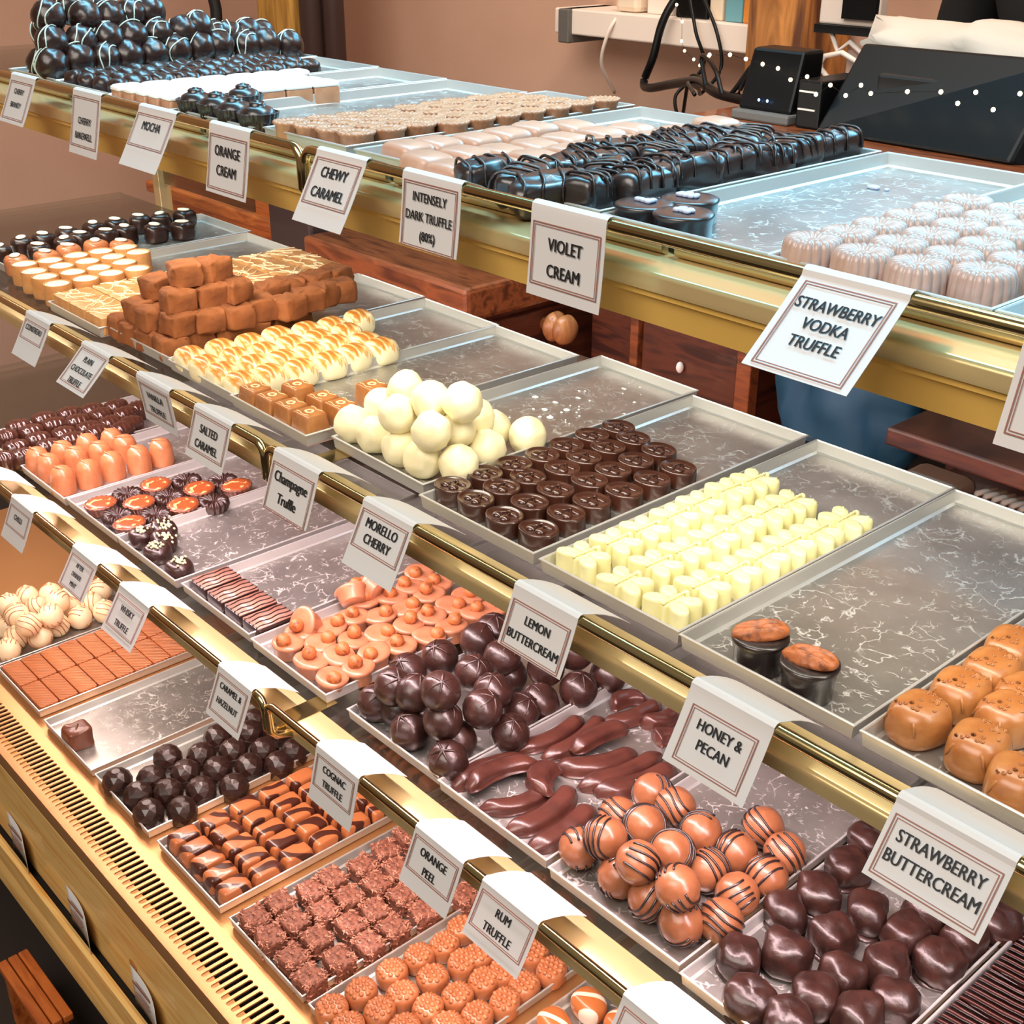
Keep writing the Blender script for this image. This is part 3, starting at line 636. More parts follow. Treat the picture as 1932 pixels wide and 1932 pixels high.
P[0] = (-1.758, 0.715, zt); P[12 + 4] = (-1.765, 0.73, P[16][2])
P = [(x, y, max(z, zt)) for x, y, z in P]
place(cherry, P, None, 'dark cherry ball with mint stripes', 'chocolate', 'cherry balls piled in the top left tray', where_pile(P, 0.03), jit(0.5))

def lump_bean(i):
    b = MB(); b.sq(0.0125, 0.012, 0.012, 0.8, 0.9, 20, 12, 0.010, 0, (0, -0.009, 0)); b.sq(0.0125, 0.012, 0.0125, 0.8, 0.9, 20, 12, 0.011, 0, (0, 0.009, 0))
    b.warp(0.0022, 110, i + 9); return b.build('lumpy_chocolate', DARK)
P = [(-1.642 + 0.0355 * c + 0.002 * (r % 2), 0.716 + 0.0325 * r + 0.003 * c) for c in range(4) for r in range(9)]
place([lump_bean(i) for i in range(4)], P, zt, 'lumpy dark chocolate in double bump', 'chocolate', 'lumpy dark chocolates in the top tier', where_rc([(c, r) for c in range(4) for r in range(9)]), jit(0.2), None, lambda i: 1.14)

def iced_slice(i):
    b = MB(); b.sq(0.0128, 0.0176, 0.012, 0.15, 0.15, 28, 8, 0.008); o = b.build('iced_slice', MILK_PALE, angle=45)
    for v in o.data.vertices: pass
    c = MB(); c.sq(0.0134, 0.0182, 0.006, 0.6, 0.3, 28, 8, 0.001); c.warp(0.0012, 90, i); c.move((0, 0, 0.0198)); c.build('icing', ICING, o)
    return o
P = [(-1.470 + 0.0274 * c + 0.0028 * r, 0.696 + 0.0367 * r + 0.002 * c) for c in range(5) for r in range(6 if c else 7)]
place([iced_slice(i) for i in range(3)], P, zt, 'white iced slice', 'chocolate', 'white iced slices on the top tier', where_rc([(c, r) for c in range(5) for r in range(6 if c else 7)]), lambda i: -0.06)

def swirl_cup():
    b = MB(); fl = lambda t, r, z: (r * (1 + 0.028 * math.cos(22 * t) * (1 if r > 0.005 else 0)), z)
    b.lathe([(0.0135, 0), (0.0145, 0.001), (0.0192, 0.020), (0.0195, 0.0212), (0.0182, 0.0212), (0.0172, 0.018)], 88, 0, fl)
    o = b.build('swirl_cup', BLACK_CHOC)
    c = MB(); c.lathe([(0.0165, 0.0172), (0.0160, 0.0205), (0.0135, 0.0243), (0.0095, 0.0262), (0.0075, 0.0266), (0.0078, 0.0285), (0.006, 0.0302), (0.0035, 0.0298), (0.0028, 0.0312), (0.001, 0.0316)], 28)
    c.build('filling', BLACK_CHOC, o); return o
P = [tuple(p) for p in CUP_AT]
place([swirl_cup()], P, zt, 'dark fluted cup with swirled filling', 'chocolate', 'fluted orange cream cups', ['leftmost of front row', 'second from left in front row', 'third from left in front row', 'rightmost of front row', 'alone behind the front row'], scale=lambda i: 1.14)

def wavy_round():
    b = MB()
    def fn(t, r, z): return (r * (1 + (0.035 * math.cos(18 * t) if z > 0.0165 and r > 0.008 else 0)), z + (0.0006 * math.cos(18 * t) if z > 0.0185 and r > 0.008 else 0))
    b.lathe([(0.0158, 0), (0.0163, 0.001), (0.0168, 0.0165), (0.0186, 0.0185), (0.0186, 0.0205), (0.0165, 0.0212), (0.0125, 0.0205), (0.011, 0.0195), (0.0075, 0.0196), (0.006, 0.0206), (0.003, 0.0208)], 72, 0, fn)
    return b.build('wavy_round', MILK_PALE)
P = []
for c in range(4):
    for r in range(10 if c == 3 else 9):
        a, q = COINL_AT[min(r, 8)], COINR_AT[r]; k = c / 3
        P.append((a[0] * (1 - k) + q[0] * k if r < 9 else q[0], a[1] * (1 - k) + q[1] * k if r < 9 else q[1]))
place([wavy_round()], P, zt, 'wavy-edged milk chocolate round', 'chocolate', 'wavy-edged rounds in their tray', where_rc([(c, r) for c in range(4) for r in range(10 if c == 3 else 9)]), jit(2.0))

def pillow(i):
    b = MB(); b.sq(0.0236, 0.0192, 0.013, 0.55, 0.42, 32, 14, 0.0105); b.warp(0.0008, 60, i); return b.build('pillow_chocolate', PILLOW)
P = [tuple(p) for p in PILLOW_AT]
P[-1] = (-0.86, 1.045)
o = place([pillow(0), pillow(1)], P, zt, 'smooth blush pillow chocolate', 'chocolate', 'blush pillow chocolates on the top tier', where_bins(P), jit(0.12))

def walnut_bar(i):
    r = random.Random(i + 3); b = MB(); L = 0.024 + 0.003 * (i % 3)
    b.sq(0.0155, L, 0.0145, 0.55, 0.5, 36, 16, 0.0130); b.warp(0.0042, 48, i + 2); b.warp(0.0012, 130, i)
    for k in range(4):
        y0 = -L * 0.75 + k * L * 0.5 + r.uniform(-.002, .002); sk = r.uniform(-.006, .006); pts = []
        for q in range(13):
            a = PI * q / 12; e = lambda w, p: math.copysign(abs(w) ** p, w)
            pts.append((-0.0156 * e(math.cos(a), 0.5), y0 + sk * math.cos(a), max(0.003, 0.0125 + 0.0158 * e(math.sin(a), 0.6) * (1 if q not in (0, 12) else 0.2))))
        b.tube(pts, 0.0012, 5, 0)
    return b.build('drizzled_bar', BLACK_CHOC)
P = [(x if x < -0.71 else -0.708 + 0.25 * (x + 0.71), y) for x, y in WALNUT_AT]
R9 = random.Random(5)
wt = [(R9.uniform(-.12, .12), R9.uniform(-.2, .2)) for _ in P]
place([walnut_bar(i) for i in range(6)], P, zt + 0.001, 'dark drizzled bar', 'chocolate', 'dark drizzled bars on the top tier', where_bins(P), jit(0.5, 8), lambda i: wt[i], lambda i: 1.12)

def violet_disc(i):
    b = MB(); b.lathe([(0.0185, 0), (0.0190, 0.001), (0.0194, 0.013), (0.0204, 0.0146), (0.0204, 0.0162), (0.0185, 0.0172), (0.012, 0.0175), (0.004, 0.0176)], 40); o = b.build('violet_disc', BLACK_CHOC)
    c = MB(); r = random.Random(i)
    for k in range(9): c.sq(0.0022 + r.random() * .0014, 0.0022, 0.0014, 0.7, 0.7, 8, 6, None, 0, (r.uniform(-.006, .006), r.uniform(-.004, .004), 0.0174))
    c.build('sugar_crystals', VIOLET, o); return o
P = [tuple(p) for p in VIOLET_AT]; P[0] = (-0.651, 0.712); P[1] = (-0.640, 0.752); P[2] = (-0.610, 0.711)
place([violet_disc(i) for i in range(3)], P, zt, 'dark disc topped with violet crystals', 'chocolate', 'violet creams left in the blue-lit tray', ['front left by the drizzled bars', 'behind the other two', 'front right of the three'], scale=lambda i: 1.13)

def fluted(i):
    b = MB(); N = 20
    def fn(t, r, z):
        k = 0.0 if r < 0.006 else 0.075 if z > 0.004 else 0.04
        c = abs(math.cos(N / 2 * t)) ** 0.7
        return (r * (1 + k * c - k * 0.8), z - (0.0011 * (1 - c) if z > 0.021 and r > 0.007 else 0))
    b.lathe([(0.0205, 0), (0.0210, 0.001), (0.0206, 0.012), (0.0198, 0.0205), (0.0178, 0.0245), (0.0150, 0.0258), (0.0105, 0.0256), (0.0072, 0.0243), (0.0050, 0.0232), (0.0042, 0.0230), (0.0022, 0.0236)], 160, 0, fn)
    return b.build('fluted_chocolate', PINKISH)
P = [tuple(p) for p in FLUTE_AT]
place([fluted(0)], P, zt, 'fluted pinkish chocolate with dimpled top', 'chocolate', 'fluted vodka truffles on the top tier', where_grid(P, 0.018), jit(0.3))

# ------------------------------------------------------------------ middle tier
def almond_choc(i, m):
    b = MB(); b.sq(0.0172, 0.0172, 0.015, 0.5, 0.6, 28, 12, 0.0135); b.warp(0.0015, 60, i); o = b.build('almond_chocolate', m)
    c = MB(); c.sq(0.0074, 0.0118, 0.0018, 0.9, 1, 18, 6, 0.0009); c.move((0.001, -0.001, 0.0284), Matrix.Rotation(1.2 + 0.5 * (i % 3), 3, 'Z')); c.build('almond_flake', ALMOND, o); return o
P = [tuple(p) for p in ALMONDD_AT]
P = [(x - 0.004, y) for x, y in P]
place([almond_choc(i, DARK) for i in range(3)], P, zm, 'dark chocolate topped with almond flake', 'chocolate', 'dark almond chocolates', where_bins(P), jit(0.4))
P = [(x + 0.003, y) for x, y in ALMONDO_AT]
place([almond_choc(i, MILK_ORANGE) for i in range(3)], P, zm, 'milk chocolate topped with almond flake', 'chocolate', 'milk almond chocolates', where_grid(P, 0.05), jit(0.4))

def tart(i):
    b = MB(); b.lathe([(0.0175, 0), (0.0180, 0.001), (0.0180, 0.0275), (0.0176, 0.0285), (0.0166, 0.0285), (0.0162, 0.0270)], 36); o = b.build('custard_tart', CARAMEL_PALE, angle=40)
    c = MB(); c.lathe([(0.0166, 0.0268), (0.0150, 0.0278), (0.008, 0.0280), (0.002, 0.0280)], 32); c.build('custard_top', CREAMTOP, o); return o
P = [tuple(p) for p in TART_AT]
place([tart(0)], P, zm, 'caramel tart with speckled custard top', 'chocolate', 'custard tarts on the middle tier', where_grid(P, 0.02), jit(3))

def slab(i):
    r = random.Random(i + 70); b = MB(); b.sq(0.0240, 0.0262, 0.0115, 0.12, 0.12, 32, 6, 0.0115); o = b.build('caramel_slab', CARAMEL_PALE, angle=40)
    c = MB()
    for k in range(6):
        a = r.choice([0.25, -0.9, 1.1]) + r.uniform(-.25, .25); cx, cy = r.uniform(-.02, .02), r.uniform(-.022, .022); d = Vector((math.cos(a), math.sin(a), 0)); pts = []
        for q in range(-10, 11):
            p = Vector((cx, cy, 0)) + d * (q * 0.003) + Vector((-d.y, d.x, 0)) * (0.0015 * math.sin(q * 0.9 + k))
            if abs(p.x) < 0.0236 and abs(p.y) < 0.0258: pts.append((p.x, p.y, 0.0233))
        if len(pts) > 2: c.tube(pts, 0.0009, 5)
    c.build('icing_drizzle', plain('caramel_icing', (250, 226, 184), 0.45) if i == 0 else bpy.data.materials['caramel_icing'], o); return o
P = [(-1.583 + 0.0492 * c, 0.643 + 0.0532 * r) for c in range(3) for r in range(7)]
place([slab(i) for i in range(4)], P, zm, 'drizzled caramel slab square', 'chocolate', 'squares of the drizzled caramel slab', where_grid(P, 0.03), lambda i: (0, PI)[i % 2] * 1.0)

def fudge(i):
    b = MB(); b.sq(0.0176, 0.0174, 0.0128, 0.26, 0.28, 44, 18, 0.0122); b.warp(0.0050, 62, i, True); b.warp(0.0017, 200, i + 5); return b.build('fudge_cube', COCOA)
P = [(x, y, max(zm, z - 0.0125)) for x, y, z in TRUF_AT]
P += [(-1.42 + 0.036 * c, 0.69 + 0.037 * r, zm) for c in range(2) for r in range(5)] + [(-1.395, 0.70, zm + 0.0255), (-1.395, 0.74, zm + 0.0255)]
P = [p for i, p in enumerate(P) if i < 30 or p[0] > -1.5]
place([fudge(i) for i in range(5)], P, None, 'cocoa-dusted fudge cube', 'chocolate', 'fudge cubes piled on the middle tier', where_pile(P, 0.025), jit(0.35, 12))

def bonbon():
    b = MB()
    b.sq(0.0172, 0.0158, 0.0145, 0.72, 0.62, 32, 14, 0.0115); return b.build('brushed_bonbon', GOLDBRUSH)
P = [tuple(p) for p in BONBON_AT]
place([bonbon()], P, zm, 'gold-brushed white dome', 'chocolate', 'gold-brushed white domes', where_grid(P, 0.02), jit(0.15), None, lambda i: 1.1)

def caramel_square():
    b = MB(); b.sq(0.0168, 0.0150, 0.0115, 0.16, 0.2, 36, 10, 0.0105, 0, (0, 0, 0), 0.18)
    o = b.build('caramel_square', CARAMEL, angle=50)
    c = MB()
    for k in range(5):
        a = 2 * PI * k / 5; c.sq(0.0016, 0.0028, 0.0004, 1, 1, 10, 6, 0.0002); c.move((0.0042 * math.cos(a), 0.0036 * math.sin(a), 0.0219), Matrix.Rotation(a, 3, 'Z'), len(c.v) - 70)
    for y in (-0.0088, 0.0088): c.tube([(-0.010 + 0.002 * q, y + 0.0012 * math.sin(q * .8), 0.0221) for q in range(11)], 0.0005, 5)
    c.build('flower_print', plain('cream_print', (236, 200, 150), 0.5), o); return o
P = [(x, y, zm) for x, y in CARAMEL_AT] + [(-1.094, 0.666, zm + 0.006), (-1.055, 0.735, zm)]
place([caramel_square()], P, None, 'caramel square with flower print', 'chocolate', 'salted caramel squares', ['leftmost of front row', 'second from left in front row', 'third from left in front row', 'rightmost of front row', 'left of second row', 'right of second row', 'raised behind the front row', 'standing alone at the back'])

def ball(i, R, mat, name, amp=0.0011, fr=90, facet=False):
    b = MB(); b.sq(R, R, R, 1, 1, 28, 16); b.warp(amp, fr, i, True)
    if facet:
        r = random.Random(i)
        for k in range(9):
            n = Vector((r.uniform(-1, 1), r.uniform(-1, 1), r.uniform(-.3, 1))).normalized()
            for v in b.v:
                d = (v - Vector((0, 0, R))).dot(n) - R * r.uniform(.93, .93)
                if d > 0: v -= n * d
    return b
whites = [ball(i, 0.0188, WHITE, '', 0.0016, 70, True).build('white_truffle', WHITE) for i in range(5)]
P = [(x, y, z - 0.0188) for x, y, z in WHITE_AT]
place(whites, P, None, 'white chocolate truffle ball', 'chocolate', 'white truffles piled on the middle tier', where_pile(P, 0.0188), jit(3))

def oval():
    b = MB()
    def fn(t, r, z): return (r * (1 + (0.010 * math.cos(56 * t) if 0.0005 < z < 0.0135 and r > 0.012 else 0)), z)
    b.lathe([(0.0182, 0), (0.0186, 0.001), (0.0184, 0.008), (0.0184, 0.013), (0.0186, 0.0150), (0.0180, 0.0164), (0.0170, 0.0166), (0.0160, 0.0154), (0.012, 0.0152), (0.004, 0.0152)], 112, 0, fn, 1.0, 0.86)
    b.sq(0.0052, 0.0050, 0.0032, 1, 1, 16, 8, 0.0, 0, (-0.0048, -0.004, 0.0150)); b.sq(0.0050, 0.0050, 0.0032, 1, 1, 16, 8, 0.0, 0, (0.0050, -0.0035, 0.0150))
    b.sq(0.0060, 0.0030, 0.0022, 1, 1, 16, 8, 0.0, 0, (0.0045, 0.0065, 0.0150)); b.sq(0.0022, 0.0022, 0.0026, 1, 1, 12, 6, 0.0, 0, (-0.002, 0.0065, 0.0152))
    b.tube([(-0.0048, -0.003, 0.0172), (-0.003, 0.002, 0.0168), (-0.001, 0.006, 0.0166)], 0.0007, 6); b.tube([(0.005, -0.003, 0.0172), (0.003, 0.002, 0.0168), (0.0, 0.006, 0.0166)], 0.0007, 6)
    return b.build('cherry_oval', DARK_GLOSS)
P = [tuple(p) for p in OVAL_AT]
place([oval()], P, zm, 'glossy dark oval with embossed cherries', 'chocolate', 'glossy dark cherry ovals', where_grid(P, 0.016), jit(0.12))

def butterfly():
    b = MB(); H = 0.0195
    def lobe(cx, cy, rx, ry, h, rot=0.0):
        st = len(b.v)
        b.lathe([(1.0, 0), (1.0, h * 0.86), (0.95, h * 0.95), (0.85, h * 0.99), (0.45, h * 1.0), (0.1, h * 0.985)], 26, 0, None, rx, ry)
        b.move((cx, cy, 0), Matrix.Rotation(rot, 3, 'Z'), st)
    lobe(-0.0112, 0.0072, 0.0088, 0.0066, H * .99, 2.6); lobe(0.0112, 0.0072, 0.0088, 0.0066, H * .99, 0.54)
    lobe(-0.0118, -0.0072, 0.0102, 0.0068, H * .97, 0.4); lobe(0.0118, -0.0072, 0.0102, 0.0068, H * .97, -0.4)
    lobe(0, 0, 0.0046, 0.0125, H * .94)
    b.tube([(0, -0.0135 + 0.0022 * k, H * 0.985) for k in range(13)], [0.0008 + 0.0010 * (k % 2) for k in range(13)], 8)
    b.sq(0.0032, 0.0030, 0.010, .6, 1, 12, 8, 0.010, 0, (0.0, 0.0150, 0))
    for sx in (-1, 1):
        for k in range(3): b.tube([(sx * 0.0045, 0.004 + 0.001 * k, H * 0.985), (sx * (0.013 + 0.002 * k), 0.0135 - 0.0035 * k, H * 0.985)], 0.0006, 5)
    return b.build('butterfly_chocolate', LEMON, angle=60)
P = [tuple(p) for p in BUTTER_AT]
place([butterfly()], P, zm, 'white butterfly chocolate', 'chocolate', 'lemon butterfly chocolates', where_grid(P, 0.025), jit(0.06))

def pecan_half(b, L=0.0205, W=0.0105):
    st = len(b.v); b.sq(W, L, 0.0062, 0.8, 0.85, 40, 16, 0.0022)
    for i in range(st, len(b.v)):
        v = b.v[i]; u = v.x / W; t = v.y / L
        g = math.cos(u * 10.5 + 0.5 * math.sin(t * 6)) * 0.0017 - 0.0030 * math.exp(-(u * 7) ** 2)
        if v.z > 0.001: v.z += g * (1 - abs(t) ** 3); v.x *= 1 + 0.05 * math.sin(t * 22)
    b.warp(0.0005, 350, 4, False, True, st)
def pecan_cup(k):
    b = MB(); b.lathe([(0.0172, 0), (0.0176, 0.001), (0.0178, 0.012), (0.0196, 0.0225), (0.0208, 0.0246), (0.0206, 0.0266), (0.0188, 0.0274), (0.012, 0.0276), (0.003, 0.0276)], 44); o = b.build('pecan_chocolate', BLACK_CHOC)
    c = MB(); pecan_half(c); c.move((0, 0, 0.0268), Matrix.Rotation((-0.75, -1.45)[k], 3, 'Z') @ Matrix.Rotation(0.12, 3, 'X')); c.build('pecan_half', PECAN, o); return o
P = [tuple(p) for p in PECAN_AT]
place([pecan_cup(0), pecan_cup(1)], P, zm, 'dark cup topped with pecan half', 'chocolate', 'honey pecan cups', ['the left one of two', 'the right one of two'])

def strawberry():
    b = MB(); b.sq(0.0212, 0.0205, 0.0165, 0.62, 0.72, 36, 18, 0.0140, 0, (0, 0, 0), 0.10)
    for v in b.v:
        t = (v.y + 0.02) / 0.04; v.x *= 0.80 + 0.24 * t; v.z *= 0.90 + 0.12 * t
    r = random.Random(2); st = len(b.v)
    for k in range(22):
        x, y = r.uniform(-.012, .012), r.uniform(-.012, .012)
        q = min((v for v in b.v[:st]), key=lambda v: (v.x - x) ** 2 + (v.y - y) ** 2 - v.z * 0.002)
        pts = [(q.x + 0.0013 * math.cos(a), q.y + 0.0013 * math.sin(a), q.z + 0.0001) for a in [2 * PI * j / 8 for j in range(9)]]; b.tube(pts, 0.0004, 5); b.sq(0.0007, 0.0007, 0.0007, 1, 1, 8, 6, 0, 0, (q.x, q.y, q.z))
    for k in range(5):
        x = (k - 2) * 0.0052; b.tube([(x * .4, -0.0105, 0.0258), (x * .9, -0.0150, 0.0215), (x * 1.25, -0.0172, 0.0135)], [0.0007, 0.0016, 0.0006], 6)
    return b.build('strawberry_chocolate', CARAMEL)
P = [tuple(p) for p in STRAW_AT]
place([strawberry()], P, zm, 'caramel strawberry-shaped chocolate', 'chocolate', 'strawberry shaped chocolates', where_grid(P, 0.02), jit(0.35))

# ------------------------------------------------------------------ lower tier
def barrel():
    b = MB(); b.sq(0.0152, 0.0176, 0.0135, 0.6, 0.8, 64, 18, 0.0105)
    for v in b.v:
        v.x *= 1 + 0.035 * math.cos(v.y * 900); v.z *= 1 + 0.03 * math.cos(v.y * 900)
    return b.build('ribbed_barrel', DARK_GLOSS)
P = [tuple(p) for p in BARREL_AT]
place([barrel()], P, zb, 'ribbed dark barrel', 'chocolate', 'ribbed dark barrels at the left', where_bins(P), jit(0.15), None, lambda i: 1.12)
def dome():
    b = MB(); b.lathe([(0.0168, 0), (0.0172, 0.001), (0.0170, 0.014), (0.0158, 0.025), (0.0132, 0.0322), (0.0092, 0.0362), (0.0045, 0.0380), (0.001, 0.0384)], 36)
    b.tube([(-0.013, -0.003, 0.0325), (-0.007, -0.0065, 0.0372), (0.0, -0.006, 0.0385), (0.006, -0.003, 0.0378), (0.010, 0.002, 0.0352)], [0.0006, 0.0013, 0.0016, 0.0013, 0.0005], 8)
    return b.build('milk_dome', MILK_ORANGE)
P = [tuple(p) for p in DOME_AT]; P[-1] = (-1.648, 0.758)
place([dome()], P, zb, 'tall orange milk chocolate dome', 'chocolate', 'orange milk chocolate domes', where_grid(P, 0.025), jit(0.5), None, lambda i: 1.06)
def nut_cup(i):
    b = MB(); fl = lambda t, r, z: (r * (1 + (0.035 * math.cos(20 * t) if r > 0.0155 else 0)), z)
    b.lathe([(0.0160, 0), (0.0164, 0.001), (0.0200, 0.012), (0.0206, 0.0132), (0.0196, 0.0140), (0.0180, 0.0138)], 80, 0, fl); o = b.build('nut_cup', MILK_DARK)
    c = MB(); c.lathe([(0.0184, 0.0132), (0.0170, 0.0146), (0.010, 0.0150), (0.002, 0.0150)], 30); c.warp(0.0004, 300, i); c.build('nut_topping', NUTTY, o); return o
def flower_cup(i):
    b = MB()
    def fn(t, r, z): k = math.cos(16 * t); return (r * (1 + 0.05 * k * (r > 0.008)), z + 0.0012 * k * (0.006 < r < 0.0195 and z > 0.005))
    b.lathe([(0.0165, 0), (0.0168, 0.001), (0.0195, 0.0085), (0.0190, 0.0125), (0.0165, 0.0152), (0.012, 0.0158), (0.007, 0.0135), (0.004, 0.0118), (0.001, 0.0116)], 96, 0, fn)
    return b.build('flower_cup', DARK_SATIN)
P = [tuple(p) for p in FLOWER_AT]
place([nut_cup(i) for i in range(3)], P[:7], zb + 0.002, 'dark cup with chopped nut caramel top', 'chocolate', 'nut topped flower cups', where_bins(P[:7]), jit(1), lambda i: (0.05, 0.04), lambda i: 1.08)
place([flower_cup(0)], P[7:], zb, 'dark ridged flower chocolate', 'chocolate', 'ridged flower cups', where_bins(P[7:]), jit(1), None, lambda i: 1.08)
def seed_cup(i):
    b = MB(); b.sq(0.0185, 0.0172, 0.0125, 0.55, 0.9, 32, 12, 0.0100); b.warp(0.0018, 70, i); o = b.build('seed_cup', DARK_SATIN); r = random.Random(i + 3)
    c = MB()
    for k in range(26): c.sq(0.0016 + r.random() * .0010, 0.0015, 0.0013, .7, .7, 8, 6, None, 0, (r.gauss(0, .0052), r.gauss(0, .0048), 0.0212 + r.random() * .0018))
    s = c.build('seed_topping', SEED, o); s['kind'] = 'stuff'; return o
P = [tuple(p) for p in SEED_AT]; P[0] = (-1.424, 0.612); P[3] = (-1.372, 0.609)
place([seed_cup(i) for i in range(5)], P, zb, 'dark cup topped with pale seeds', 'chocolate', 'seed topped cups', ['leftmost at the front', 'at the back of the cluster', 'in the middle of the cluster', 'second from right', 'rightmost beside the mint squares'], jit(0.5), lambda i: ((0, 0), (0, 0.4), (-0.2, 0.3), (0.1, 0), (0, 0))[i])
def mint():
    b = MB(); b.sq(0.0192, 0.0262, 0.009, 0.12, 0.12, 32, 6, 0.0072); o = b.build('mint_square', DARK, angle=40)
    c = MB(); c.box(-0.0178, 0.0178, -0.0248, 0.0248, 0.0158, 0.0164)
    for k in range(4): x = -0.013 + 0.0088 * k; c.tube([(x + 0.0012 * math.sin(q * 1.3 + k), -0.0255 + 0.0051 * q, 0.0164) for q in range(11)], 0.0010, 6, 1)
    c.build('striped_top', [choc('mint_top', (188, 138, 122), (168, 116, 100), 0.3, 0.3), DARK], o); return o
P = [(-1.254, 0.626), (-1.213, 0.626), (-1.172, 0.626), (-1.131, 0.626)]
place([mint()], P, zb, 'dark mint square with striped top', 'chocolate', 'after dinner mint squares', ['leftmost of four', 'second of four from left', 'third of four from left', 'rightmost of four'])
def hazel_cup(i):
    r = random.Random(i + 20); b = MB(); b.lathe([(0.0140, 0), (0.0146, 0.001), (0.0166, 0.0125), (0.0186, 0.0150), (0.0194, 0.0172), (0.0184, 0.0194), (0.0140, 0.0204), (0.006, 0.0205), (0.001, 0.0205)], 36, 0, lambda t, rr, z: (rr * (1 + (0.06 * math.sin(2 * t + i) if z > 0.011 else 0)), z))
    o = b.build('hazelnut_cup', MILK)
    c = MB(); c.lathe([(0.003, 0), (0.0066, 0.002), (0.0084, 0.0062), (0.0076, 0.0110), (0.0046, 0.0146), (0.0012, 0.0160)], 20); c.warp(0.0004, 240, i); c.move((r.uniform(-.004, .004), r.uniform(-.004, .004), 0.0188), Matrix.Rotation(r.uniform(-.9, .9), 3, 'X') @ Matrix.Rotation(r.uniform(-.9, .9), 3, 'Y')); c.build('hazelnut', NUT, o); return o
hz = [hazel_cup(i) for i in range(7)]
P = [(x, y, zb) for x, y in HAZEL_AT]; n0 = len(P)
P += [(-1.080, 0.652, zb + 0.017), (-1.082, 0.712, zb + 0.022), (-1.078, 0.746, zb + 0.026)]
R8 = random.Random(9); ht = [(R8.uniform(-.10, .10), R8.uniform(-.10, .10)) for _ in P]; ht[n0] = (0.2, -1.0); ht[n0 + 1] = (-0.9, -0.5); ht[n0 + 2] = (-1.3, -0.3)
W = where_bins(P[:n0]) + ['toppled at the left front corner', 'toppled behind the left front corner', 'lying on its side at left edge']
place(hz, P, None, 'milk cup topped with hazelnut', 'chocolate', 'caramel hazelnut cups', W, jit(2), lambda i: ht[i])
tr = []
for i in range(6):
    b = ball(i + 30, 0.0198, DARK, '', 0.0013, 75); 
    for k in range(3):
        a = i + k * 1.1; b.tube([(0.0198 * math.cos(a) * math.sin(q), 0.0198 * math.sin(a) * math.sin(q), 0.0198 + 0.0200 * math.cos(q)) for q in [(-1.0 + 0.25 * j) for j in range(9)]], [0.0004 + 0.0012 * math.sin(PI * j / 8) for j in range(9)], 6)
    tr.append(b.build('dark_truffle', DARK_SATIN))
P = [(x, y, z - 0.0198) for x, y, z in TRUFFLE_AT]
place(tr, P, None, 'wrinkled dark truffle ball', 'chocolate', 'dark truffles piled on the lower tier', where_pile(P, 0.0198), jit(3), lambda i: (0.5 * math.sin(i * 2.1), 0.5 * math.cos(i * 1.7)))
def peel(i, a, b_):
    """a strip of peel under a skin of chocolate: thick, bowed, with a flat foot of set chocolate"""
    r = random.Random(i + 5); p, q = Vector((a[0], a[1], 0)), Vector((b_[0], b_[1], 0)); d = q - p; L = d.length; d.normalize(); side = Vector((-d.y, d.x, 0)); bow = r.choice([-1, -1, 1]) * r.uniform(.005, .013); mid = (p + q) / 2
    wdt = r.uniform(.0092, .0125); lean = r.uniform(-.5, .5); rows = []
    sec = [(-1.25, 0), (-1.15, .10), (-.92, .16), (-.86, .7), (-.62, 1), (.62, 1.05), (.90, .72), (.95, .18), (1.2, .10), (1.28, 0)]
    for k in range(19):
        t = k / 18; e = min(1, 2.6 * math.sqrt(max(0.015, min(t, 1 - t)))); c = p + d * (L * t) + side * (bow * math.sin(PI * t)) - mid; h = 0.0125 * e * (1 + 0.10 * math.sin(5 * t + i))
        rows.append([tuple(c + side * (s * wdt * e + lean * z * 0.006) + Vector((0, 0, z * h))) for s, z in sec])
    b = MB(); b.grid(rows, 0, True, True, True); b.warp(0.0013, 75, i); b.warp(0.0006, 210, i + 3)
    for v in b.v: v.z = max(v.z, 0.0)
    o = b.build('coated_peel', PEELCHOC); o.location = (mid.x, mid.y, zb); md = o.modifiers.new('smooth', 'SUBSURF'); md.levels = 1; md.render_levels = 1
    return o
PE = [((a, b_), (c, d)) for a, b_, c, d in PEEL_AT]
def mids(PE): return [((p[0] + q[0]) / 2, (p[1] + q[1]) / 2) for p, q in PE]
for i, ((p, q), w) in enumerate(zip(PE, where_bins(mids(PE)))):
    o = peel(i, p, q); tag(o, 'long chocolate-coated peel strip, ' + w, 'chocolate', 'coated orange peel strips')
    if i in (1, 5, 15): o.location.z += 0.009
st = []
for i in range(6):
    R = 0.0186; b = ball(i + 50, R, STRIPE_MILK, '', 0.0009, 80, False); r = random.Random(i + 9); nrm = Vector((r.uniform(.2, 1), r.uniform(-1, 1), r.uniform(-.2, .7)))
    for k in range(4): ring_stripe(b, R + 0.0006, R, nrm, -0.010 + 0.0062 * k + r.uniform(-.001, .001), 0.0011, 1, 26, 0.4, PI * 1.7, 0.05, i + k)
    st.append(b.build('striped_truffle', [STRIPE_MILK, BLACK_CHOC]))
P = [(x, y, z - 0.0186) for x, y, z in STRIPED_AT]
place(st, P, None, 'milk truffle ball with dark stripes', 'chocolate', 'striped truffles piled on the lower tier', where_pile(P, 0.0186), jit(3))
def lumpy(i):
    b = MB(); b.sq(0.0212 - 0.001 * (i % 3), 0.0180 + 0.001 * (i % 2), 0.0175, 0.72, 0.75, 32, 16, 0.0150); b.warp(0.0042, 42, i + 3); b.warp(0.0015, 90, i + 13)
    b.lathe([(0.0195, 0.0), (0.0212, 0.0004), (0.0206, 0.0016), (0.0180, 0.0030)], 28, 0, lambda t, r, z: (r * (1 + 0.06 * math.sin(3 * t + i)), z), 1.0, 0.9)
    return b.build('lumpy_cream', DARK_SATIN)
